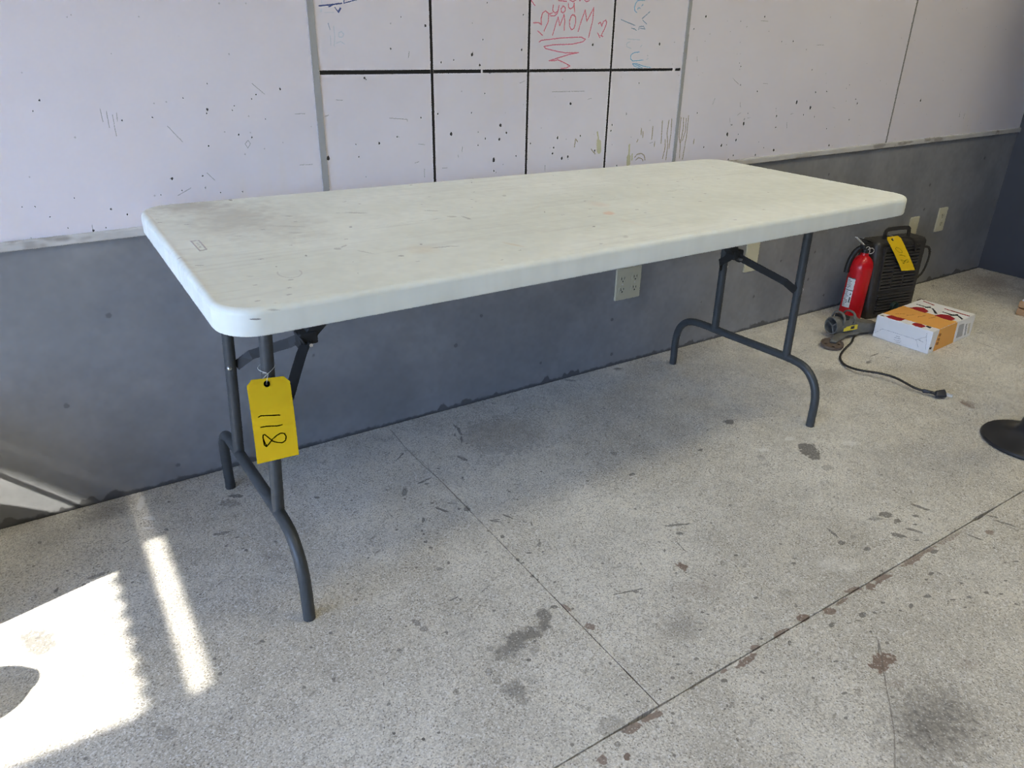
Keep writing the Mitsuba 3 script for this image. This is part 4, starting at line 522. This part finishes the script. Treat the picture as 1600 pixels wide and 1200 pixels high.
# ------------------------------------------------------------------ wall plates
def plate_thing(x, z, w, h, lab, cat, group=None, gangs=0, tilt=0, screws=True):
    t = thing('outlet_plate' if gangs else 'blank_wall_plate', lab, cat, group)
    P = Polygon(rrect(w, h, .004, 4)); 
    lo = on_wall(extr(P, .0035), 0); hi = on_wall(extr(P.buffer(-.0022), .0052), 0)
    pl = cat_(lo, hi); pl.apply_translation((x, 0, z)); part(t, 'plate', pl, 'mat_ivory')
    for gx in ([-w/4, w/4] if gangs == 2 else [0]):
        if gangs:
            for gz in (-.0195, .0195):
                R = affinity.translate(Point(0, 0).buffer(.0165).intersection(sbox(-.0165, -.0125, .0165, .0125)), x+gx, z+gz)
                r_ = part(t, 'receptacle', on_wall(extr(R, .0068), 0), 'mat_ivory')
                S = union_all([sbox(x+gx-.0078, z+gz-.002, x+gx-.0052, z+gz+.0075), sbox(x+gx+.0048, z+gz-.001, x+gx+.0074, z+gz+.0065), Point(x+gx, z+gz-.0072).buffer(.0028)])
                part(r_, 'slot', on_wall(extr(S, .0071), 0), 'mat_slot')
        for sz in ((0,) if gangs else (-.030, .030)):
            part(t, 'screw', on_wall(extr(Point(x+gx, z+sz).buffer(.003), .0062), 0), 'mat_rivet' if gangs else 'mat_print_beige')
plate_thing(1.0645, .3085, .1145, .115, 'ivory two-gang outlet plate with four sockets on the grey wall under the table', 'outlet', gangs=2)
plate_thing(1.7025, .313, .074, .115, 'blank ivory wall plate behind the right table leg', 'wall plate')
plate_thing(2.815, .296, .072, .112, 'blank ivory wall plate just above the black heater', 'wall plate')
plate_thing(3.047, .315, .073, .115, 'ivory single outlet plate nearest the corner', 'outlet', gangs=1)

# ------------------------------------------------------------------ black space heater
hO = np.array([2.280, -.189]); hth = .172; hd = np.array([math.cos(hth), -math.sin(hth)]); hn = np.array([-math.sin(hth), -math.cos(hth)])
def HL(m):
    """local (u along the front, w backwards, z) -> world"""
    v = m.vertices if isinstance(m, trimesh.Trimesh) else np.array(m, float)
    q = np.c_[hO[0]+hd[0]*v[:, 0]-hn[0]*v[:, 1], hO[1]+hd[1]*v[:, 0]-hn[1]*v[:, 1], v[:, 2]]
    if isinstance(m, trimesh.Trimesh):
        r_ = trimesh.Trimesh(q, m.faces, process=False)
        if r_.volume < 0: r_.invert()
        return r_
    return q
HW, HH, HDp, HT = .271, .336, .125, .022
lean = lambda z: .022*(z/HH)
ht = thing('space_heater', 'black upright space heater with louvred front standing against the wall', 'heater')
s = manifold3d.Manifold.sphere(.022, 20)
pts = [(u, w, z) for u in (.022, HW-.022+HT) for (w, z) in ((.022+lean(HH), HH-.022), (HDp-.022, HH-.022))]+[(u, w, .05) for u in (.022, HW-.022) for w in (.022, HDp-.022)]
s5 = manifold3d.Manifold.sphere(.008, 12); low5 = [(u, w, .010) for u in (.016, HW-.016) for w in (.012, HDp-.012)]
part(ht, 'body', HL(man(manifold3d.Manifold.batch_hull([s.translate(p) for p in pts]+[s5.translate(p) for p in low5]))), 'mat_heater', 30)
def fr(u0, u1, z0, z1, d0, d1):
    """a slab on the sloping front"""
    v = [(u, lean(z)-d, z) for d in (d0, d1) for u in (u0, u1) for z in (z0, z1)]
    return trimesh.convex.convex_hull(np.array(v))
part(ht, 'front_rim', HL(cat_(fr(.034, .240, .306, .314, -.004, .011), fr(.034, .240, .128, .134, -.004, .011), fr(.034, .040, .134, .306, -.004, .011), fr(.234, .240, .134, .306, -.004, .011))), 'mat_heater')
for (z0, z1, rows, nm) in ((.136, .304, 12, 'upper'), (.022, .112, 7, 'lower')):
    part(ht, 'vent_panel', HL(fr(.040, .234, z0, z1, -.004, .0006)), 'mat_heater')
    for k in range(rows):
        z = z0+(k+.5)*(z1-z0)/rows; hh = (z1-z0)/rows*.31
        cols = [(.040, .098), (.104, .164), (.170, .234)] if nm == 'upper' else [(.040, .234)]
        part(ht, 'louvre', HL(cat_(*[fr(a, b, z-hh+(.0022 if (i+k) % 2 else 0), z+hh+(.0022 if (i+k) % 2 else 0), -.002, .0105) for i, (a, b) in enumerate(cols)])), 'mat_heater')
for u in (.101, .167): part(ht, 'grille_post', HL(fr(u-.0025, u+.0025, .136, .304, -.002, .009)), 'mat_heater')
kn = part(ht, 'knob', HL(align(lathe([(.0001, .0), (.021, 0), (.020, .012), (.018, .015), (.0001, .015)], 24), (0, -1, 0), (.140, lean(.05)-.010, .052))), 'mat_knob_green', 30)
part(kn, 'grip', HL(rbox(.136, .144, lean(.05)-.036, lean(.05)-.023, .036, .072, .0025, 8)), 'mat_knob_green')
part(ht, 'carry_handle', HL(sweep(sm([(.068, .06, .325), (.069, .06, .358), (.075, .06, .372), (.095, .06, .3765), (.18, .06, .3765), (.200, .06, .372), (.206, .06, .358), (.207, .06, .325)], 50), [(.0028, .008), (-.0028, .008), (-.0028, -.008), (.0028, -.008)])), 'mat_heater', 30)
part(ht, 'cord_bracket', HL(sweep(sm([(.275, .06, .283), (.322, .06, .281), (.357, .06, .272), (.367, .06, .255), (.367, .06, .20), (.356, .06, .165), (.31, .06, .130), (.262, .06, .112)], 50), [(.0016, .005), (-.0016, .005), (-.0016, -.005), (.0016, -.005)])), 'mat_heater', 30)
part(ht, 'power_cord', HL(tube(sm([(.075, .058, .352), (.082, .03, .350), (.11, .012, .354), (.15, .004, .348), (.182, .004, .331), (.196, .002, .308), (.200, .004, .285)], 50), .0042, 10)), 'mat_cord', 40)
for u in (.03, HW-.03):
    part(ht, 'foot', HL(rbox(u-.018, u+.018, .012, HDp-.012, 0, .006, .0025, 8)), 'mat_rubber')
fq = lambda u, z, d: HL(np.array([[u, lean(z)-d, z]]))[0]
tq = [fq(.012, .362, .018), fq(.090, .362, .018), fq(.217, .205, .020), fq(.138, .209, .020)]
t2, hp2 = make_tag(tq, .004, TAG_018, (.36, .085), 'yellow lot tag numbered 018 hanging over the front of the black heater', 0)
part(t2, 'wire_tie', tube(sm([hp2, hp2+(.003, -.004, .006), hp2+(.012, .02, .012), hp2+(.03, .045, .002), hp2+(.035, .06, .0), hp2+(.025, .06, -.004)], 24), .0007, 6), 'mat_wire', 40)

# ------------------------------------------------------------------ fire extinguisher
ex = thing('fire_extinguisher', 'red fire extinguisher standing to the left of the black heater', 'fire extinguisher')
E = np.array([2.228, -.142, 0.0]); ER = .0455
part(ex, 'cylinder', lathe([(.0001, .004), (.034, .002), (.040, 0), (.0440, .003), (.0455, .010), (ER, .225), (.0445, .240), (.0405, .256), (.033, .269), (.024, .278), (.018, .282), (.0165, .286), (.0165, .294), (.0001, .294)], 48, E), 'mat_red_paint', 35)
part(ex, 'valve', cat_(lathe([(.0001, .292), (.014, .292), (.014, .310), (.0115, .314), (.0115, .332), (.0001, .334)], 24, E), rbox(E[0]-.030, E[0]+.034, E[1]-.011, E[1]+.011, .310, .330, .005)), 'mat_black_plastic', 35)
vd = np.array([-.50, .0, 0])/.5
def EXP(a, b, z): return np.array([E[0]+a*-.84+b*.53, E[1]+a*.54+b*.85-0*.0, z])
part(ex, 'lever', bar([E+(.030, 0, .334), E+(.01, .004, .342), E+(-.02, .01, .350), E+(-.036, .012, .352)], .020, .003, (0, 1, 0)), 'mat_black_plastic')
part(ex, 'handle', bar([E+(-.005, -.004, .322), E+(-.026, -.002, .330), E+(-.050, .006, .348), E+(-.070, .012, .362)], .010, .0035, (0, 1, 0)), 'mat_wire', label='silver carry lever')
part(ex, 'pin_ring', torus(.0125, .0012, E+(.006, -.020, .305), (.62, .70, .2)), 'mat_wire', 40, label='silver pull pin ring')
part(ex, 'safety_pin', tube(sm([E+(-.020, -.012, .318), E+(-.006, -.017, .321), E+(-.002, -.020, .308), E+(-.001, -.0205, .298)], 14), .0014, 8), 'mat_wire', 40)
rv = np.array([.529, -.849, 0]); vv = np.array([-.849, -.529, 0])
def around(ang, r, z): return E + vv*math.cos(ang)*r + rv*math.sin(ang)*r + np.array([0, 0, z])
part(ex, 'hose', sweep(sm([E+(-.010, .005, .318), around(-1.2, .022, .312), around(-1.25, .037, .296), around(-1.28, .048, .268), around(-1.30, .053, .238), around(-1.30, .054, .205)], 40), circ(.0115, 12)), 'mat_black_plastic', 40)
def curved(a0, a1, z0, z1, dr_, n=10):
    A = np.linspace(a0, a1, n); v = [around(a, ER+dr_, z) for z in (z0, z1) for a in A]; f = []
    for j in range(n-1): f += [[j, j+1, n+j+1], [j, n+j+1, n+j]]
    v2 = [around(a, ER-.001, z) for z in (z0, z1) for a in A]; o = 2*n
    for j in range(n-1): f += [[o+j, o+n+j+1, o+j+1], [o+j, o+n+j, o+n+j+1], [j, o+j, o+j+1], [j, o+j+1, j+1], [n+j, n+j+1, o+n+j+1], [n+j, o+n+j+1, o+n+j]]
    for e_ in (0, n-1): f += [[e_, n+e_, o+n+e_], [e_, o+n+e_, o+e_]]
    m = trimesh.Trimesh(v+v2, f, process=False); m.fix_normals(); return m
lb = part(ex, 'label_sticker', curved(-1.02, -.22, .062, .190, .0006), 'mat_label_white', label='white instruction sticker')
bits = [curved(-1.02, -.22, .186, .190, .0010), curved(-1.02, -.22, .135, .138, .0010)]
for z in np.r_[np.arange(.144, .182, .006), np.arange(.068, .132, .006)]:
    a1 = -.45-.25*rng.random(); bits.append(curved(-.95, a1, z, z+.0018, .0010, 5))
bits += [curved(-.42, -.28, .085, .109, .0010, 4), curved(-.42, -.32, .117, .125, .0010, 4)]
part(lb, 'printing', cat_(*bits), 'mat_label_print')

LEAN = T().translate(E.tolist()).rotate([0, 1, 0], 2.4).translate((-E).tolist())
for k in list(scene):
    if k.startswith('fire_extinguisher'): scene[k]['to_world'] = LEAN

# ------------------------------------------------------------------ grey corded tool
tl = thing('power_tool', 'grey corded hand tool with a brown disc on the floor before the fire extinguisher', 'power tool')
C0 = np.array([1.963, -.236, .052]); C1 = np.array([2.125, -.272, .047]); ax = (C1-C0)/np.linalg.norm(C1-C0)
def shell(R0, R1, r0, L):
    return lathe([(r0, .0), (R0-.002, -.001), (R0, .002), (R0, .03), (R1, L*.55), (R1*.93, L), (.0001, L), (.0001, L-.012), (r0*.86, L-.012), (r0, .02), (r0, 0)], 36)
part(tl, 'housing', align(shell(.037, .034, .031, .118), ax, C0), 'mat_tool_grey', 35)
part(tl, 'inner_core', align(lathe([(.0001, .034), (.020, .034), (.022, .040), (.022, .10), (.0001, .10)], 24), ax, C0), 'mat_tool_dark', 35)
for a in (.4, 2.5, 4.3):
    e_ = align(rbox(-.003, .003, .0, .030, .006, .05, .001, 6), (0, 0, 1), (0, 0, 0)); e_.apply_transform(trimesh.transformations.rotation_matrix(a, (0, 0, 1)))
    part(tl, 'inner_rib', align(e_, ax, C0), 'mat_tool_grey')
side = np.cross(ax, [0, 0, 1]); side /= np.linalg.norm(side); upv = np.cross(side, ax)
def TP(a, s_, u): return C0+ax*a+side*s_+upv*u
for a in (.030, .085):
    part(tl, 'top_hoop', sweep(sm([TP(a, -.034, .010), TP(a, -.034, .030), TP(a, -.020, .052), TP(a, 0, .056), TP(a, .020, .052), TP(a, .034, .030), TP(a, .034, .010)], 40), [(.0022, .0045), (-.0022, .0045), (-.0022, -.0045), (.0022, -.0045)]), 'mat_tool_grey', 35)
part(tl, 'top_panel', hullpts([TP(.034, -.022, .040), TP(.034, .022, .040), TP(.062, -.022, .040), TP(.062, .022, .040), TP(.034, -.022, .030), TP(.034, .022, .030), TP(.062, -.022, .030), TP(.062, .022, .030)], .003), 'mat_tool_dark')
part(tl, 'tail_handle', hullpts([TP(.10, -.026, .012), TP(.10, .026, .012), TP(.10, -.024, -.026), TP(.10, .024, -.026), TP(.225, -.018, -.008), TP(.225, .018, -.008), TP(.225, -.016, -.034), TP(.225, .016, -.034)], .008), 'mat_tool_grey', 35)
part(tl, 'front_skirt', hullpts([TP(.02, .024, -.022), TP(.13, .022, -.022), TP(.02, .034, -.034), TP(.12, .030, -.034), TP(.02, .012, -.036), TP(.13, .010, -.036)], .005), 'mat_tool_grey', 35)
st_m = []
q_ = [TP(.034, .0335, .003), TP(.105, .031, .010), TP(.105, .0335, -.010), TP(.034, .0362, -.014)]
qs = [x + side*.0022 for x in q_]
part(tl, 'warning_sticker', trimesh.convex.convex_hull(np.array(q_+qs)), 'mat_tool_label', label='yellow sticker')
qq = lambda s_, t_: (np.array(qs[0])*(1-s_)+np.array(qs[1])*s_)*(1-t_)+(np.array(qs[3])*(1-s_)+np.array(qs[2])*s_)*t_
kq = list(scene)[-1]
part(kq, 'printing', trimesh.convex.convex_hull(np.array([qq(.5, .2), qq(.75, .2), qq(.75, .75), qq(.5, .75)]+[qq(a, b)+side*.0008 for a, b in ((.5, .2), (.75, .2), (.75, .75), (.5, .75))])), 'mat_tool_dark')
DC = np.array([1.888, -.305, .015]); dn = np.array([-.10, -.08, 1.0])
disc2 = affinity.scale(Point(0, 0).buffer(.041, quad_segs=14), 1, 1)
for a in (.6, 2.3, 3.9, 5.4): disc2 = disc2.difference(Point(.024*math.cos(a), .024*math.sin(a)).buffer(.0055, quad_segs=5))
dk = part(tl, 'disc', align(cat_(extr(disc2, .007)), dn, DC-np.array([0, 0, .008])), 'mat_rust', label='worn brown disc')
part(dk, 'rim', align(lathe([(.037, .001), (.041, .001), (.043, .003), (.043, .011), (.041, .013), (.037, .009), (.037, .001)], 36), dn, DC-np.array([0, 0, .008])), 'mat_rust', 35)
part(tl, 'neck', hullpts([TP(.03, .018, -.030), TP(.03, .040, -.026), TP(.06, .030, -.034), DC+(.020, .016, .010), DC+(.004, .006, .006), DC+(.012, -.004, .006), DC+(.024, .004, .010)], .007), 'mat_tool_grey', 35)
part(tl, 'power_cord', tube(sm(CORD, 110), .0042, 10), 'mat_cord', 40)
pg = np.array(PLUG)
pk = part(tl, 'plug', cat_(hullpts([pg[0]+(0, 0, -.004), pg[0]+(0, 0, .002), pg[1]], .005), hullpts([pg[1]+(.004, .004, -.002), pg[1]+(-.004, -.004, .002), pg[2]], .006), hullpts([pg[2]+(.008, .007, -.002), pg[2]+(-.008, -.007, -.002), pg[3]+(.009, .008, -.002), pg[3]+(-.009, -.008, -.002), pg[3]+(.008, .007, .006), pg[2]+(0, 0, .006)], .006)), 'mat_plug', 35)
pdir = (pg[4]-pg[3])/np.linalg.norm(pg[4]-pg[3]); pside = np.cross(pdir, [0, 0, 1]); pside /= np.linalg.norm(pside)
for s_ in (-.0062, .0062): part(pk, 'prong', bar([pg[3]+pside*s_+(0, 0, 0), pg[3]+pside*s_+pdir*.026], .0062, .0016, (0, 0, 1)), 'mat_wire')

# ------------------------------------------------------------------ printed box
bo = thing('product_box', 'white cardboard box with an orange band and red pictures lying in front of the heater', 'box')
bL, bW, bH = .352, .226, .093
bO = np.array([2.150, -.544]); ba = .067; bd = np.array([math.cos(ba), math.sin(ba)]); bn = np.array([-math.sin(ba), math.cos(ba)])
def BL(m):
    v = m.vertices; return trimesh.Trimesh(np.c_[bO[0]+bd[0]*v[:, 0]+bn[0]*v[:, 1], bO[1]+bd[1]*v[:, 0]+bn[1]*v[:, 1], v[:, 2]], m.faces, process=False)
part(bo, 'carton', BL(rbox(0, bL, 0, bW, 0, bH, .0025, 8)), 'mat_box_white')
def btop(P, h=.0004): m = extr(P, h); m.apply_translation((0, 0, bH-.0001)); return BL(m)
def bright(P, h=.0004): m = extr(P, h); v = m.vertices; return BL(trimesh.Trimesh(np.c_[v[:, 0], .0001-v[:, 2], v[:, 1]], m.faces, process=False))
def bleft(P, h=.0004): m = extr(P, h); v = m.vertices; q = trimesh.Trimesh(np.c_[.0001-v[:, 2], v[:, 0], v[:, 1]], m.faces, process=False); q.invert(); return BL(q)
lim_t = sbox(.003, .003, bL-.003, bW-.003); lim_r = sbox(.003, .003, bL-.003, bH-.003)
band = part(bo, 'orange_band', cat_(btop(Polygon([(.050, .001), (.194, .001), (.200, bW-.002), (.040, bW-.002)])), bright(Polygon([(.040, .002), (.203, .002), (.194, bH-.001), (.050, bH-.001)]))), 'mat_box_orange', label='orange printed band')
for nm, m_ in (('red', 'print_red'), ('darkred', 'print_darkred'), ('black', 'print_black')):
    ps = [Polygon(l).buffer(.0008).intersection(lim_t) for l in BOX_TOP[nm]]
    for p_ in ps:
        if p_.area > 1e-7: part(bo, {'red': 'red_picture', 'darkred': 'dark_red_stripe', 'black': 'black_picture'}[nm], btop(p_, .0008), 'mat_'+m_)
for nm, m_ in (('brown', 'print_brown'), ('grey', 'print_grey'), ('beige', 'print_beige'), ('black', 'print_black')):
    ps = [Polygon(l).buffer(.0006).intersection(lim_r) for l in BOX_RIGHT[nm]]
    for p_ in ps:
        if p_.area > 1e-7: part(bo, 'side_print', bright(p_, .0008), 'mat_'+m_)
lim_l = sbox(.002, .002, bW-.002, bH-.002)
fold = union_all([LineString(l).buffer(.0007) for l in BOX_LEFT]).intersection(lim_l)
part(bo, 'flap_crease', bleft(fold), 'mat_print_grey')
txt = union_all([LineString(l).buffer(.0011) for l in BOX_LEFT_TEXT]).intersection(lim_l)
part(bo, 'end_print', bleft(txt), 'mat_print_grey', kind='stuff')
lines_ = [LineString([(.075+.02*k, .19-.035*k), (.105+.024*k, .17-.03*k)]).buffer(.0012) for k in range(4)]
part(band, 'faint_text', btop(union_all(lines_), .0008), 'mat_print_brown', kind='stuff')

st = thing('rubber_foot', 'small dark rubber foot lying on the floor behind the white box', 'rubber foot')
part(st, 'knob', lathe([(.0001, 0), (.020, 0), (.021, .004), (.019, .016), (.013, .022), (.0001, .023)], 24, (2.70, -.190, 0)), 'mat_rust', 35)

# ------------------------------------------------------------------ round stand at the right edge
sd = thing('pedestal_stand', 'black round stand base on the floor at the right edge of the picture', 'stand')
SC = (1.748, -1.105, 0)
part(sd, 'base', lathe([(.0001, 0), (.130, 0), (.134, .003), (.135, .007), (.132, .012), (.124, .0155), (.10, .020), (.075, .028), (.055, .040), (.044, .056), (.038, .080), (.034, .12), (.0001, .12)], 64, SC), 'mat_rubber', 35)
part(sd, 'column', cyl((SC[0], SC[1], .11), (SC[0], SC[1], .74), .030), 'mat_rubber', 35)
part(sd, 'top_plate', lathe([(.0001, .73), (.09, .73), (.095, .736), (.095, .746), (.09, .752), (.0001, .752)], 40, SC), 'mat_rubber', 35)

# ------------------------------------------------------------------ wooden pallet at the right edge; unseen tall cabinet added to shade the corner
pa = thing('wooden_pallet', 'low wooden pallet just showing at the right edge of the floor', 'pallet')
for k, (z0, z1) in enumerate(((.0, .030), (.034, .062))):
    for j in range(4): part(pa, 'board', rbox(2.945, 3.50, -.62-.17*j, -.485-.17*j, z0, z1, .003, 8), 'mat_wood')
part(pa, 'deck_sheet', rbox(2.955, 3.49, -1.13, -.49, .062, .070, .002, 8), 'mat_label_white', label='white sheet on the deck')
cb = thing('added_cabinet', 'unseen tall dark cabinet added on the wooden pallet to shade the corner', 'cabinet')
part(cb, 'body', rbox(3.0, 3.48, -1.10, -.515, .070, 2.4, .006), 'mat_cabinet')
for s_ in (0, 1): 
    d_ = part(cb, 'door', rbox(3.004+.239*s_, 3.237+.239*s_, -1.118, -1.101, .09, 2.38, .003, 8), 'mat_cabinet')
    part(d_, 'pull', cyl((3.235+.04*s_, -1.135, 1.0), (3.235+.04*s_, -1.135, 1.15), .006, 12), 'mat_rivet', 40)

# ------------------------------------------------------------------ unseen things added beside the door, left of the picture, shaped to shade the sun patch
bi = thing('unseen_bin', 'unseen plastic bin against the wall left of the table, shaped to shade the sun patch', 'bin')
s = manifold3d.Manifold.sphere(.07, 28); s2 = manifold3d.Manifold.sphere(.012, 12)
part(bi, 'tub', man(manifold3d.Manifold.batch_hull([s2.translate((x, y, .012)) for x in (-1.41, -1.125) for y in (-.425, -.085)]+[s2.translate((x, y, .37)) for x in (-1.42, -1.112) for y in (-.428, -.22)]+[s.translate((x, -.135, z)) for x in (-1.35, -1.17) for z in (.2, .282)])), 'mat_cabinet', 30)
part(bi, 'lid', man(manifold3d.Manifold.batch_hull([manifold3d.Manifold.sphere(.004, 10).translate((x, y, z)) for x in (-1.43, -1.104) for y, z in ((-.436, .372), (-.436, .416), (-.155, .416), (-.124, .383), (-.124, .372))])), 'mat_cabinet', 30)
part(bi, 'shade_rod', tube([(-1.108, -.16, .339), (-1.10, -.12, .347), (-1.10, -.07, .367), (-1.10, -.012, .391)], .006, 12), 'mat_steel', 40)  # unseen rod added to cast the dark band across the wall sun patch
ju = thing('unseen_jug', 'unseen plastic jug left of the table, shaped to notch the sun patch', 'jug')
part(ju, 'body', lathe([(.0001, 0), (.070, 0), (.076, .006), (.076, .19), (.072, .215), (.058, .232), (.044, .240), (.034, .243), (.034, .248), (.0001, .248)], 40, (-1.15, -.638, 0)), 'mat_box_white', 35)
part(ju, 'cap', lathe([(.0001, .244), (.0365, .244), (.0365, .258), (.035, .260), (.0001, .260)], 30, (-1.15, -.645, 0)), 'mat_print_red', 35)
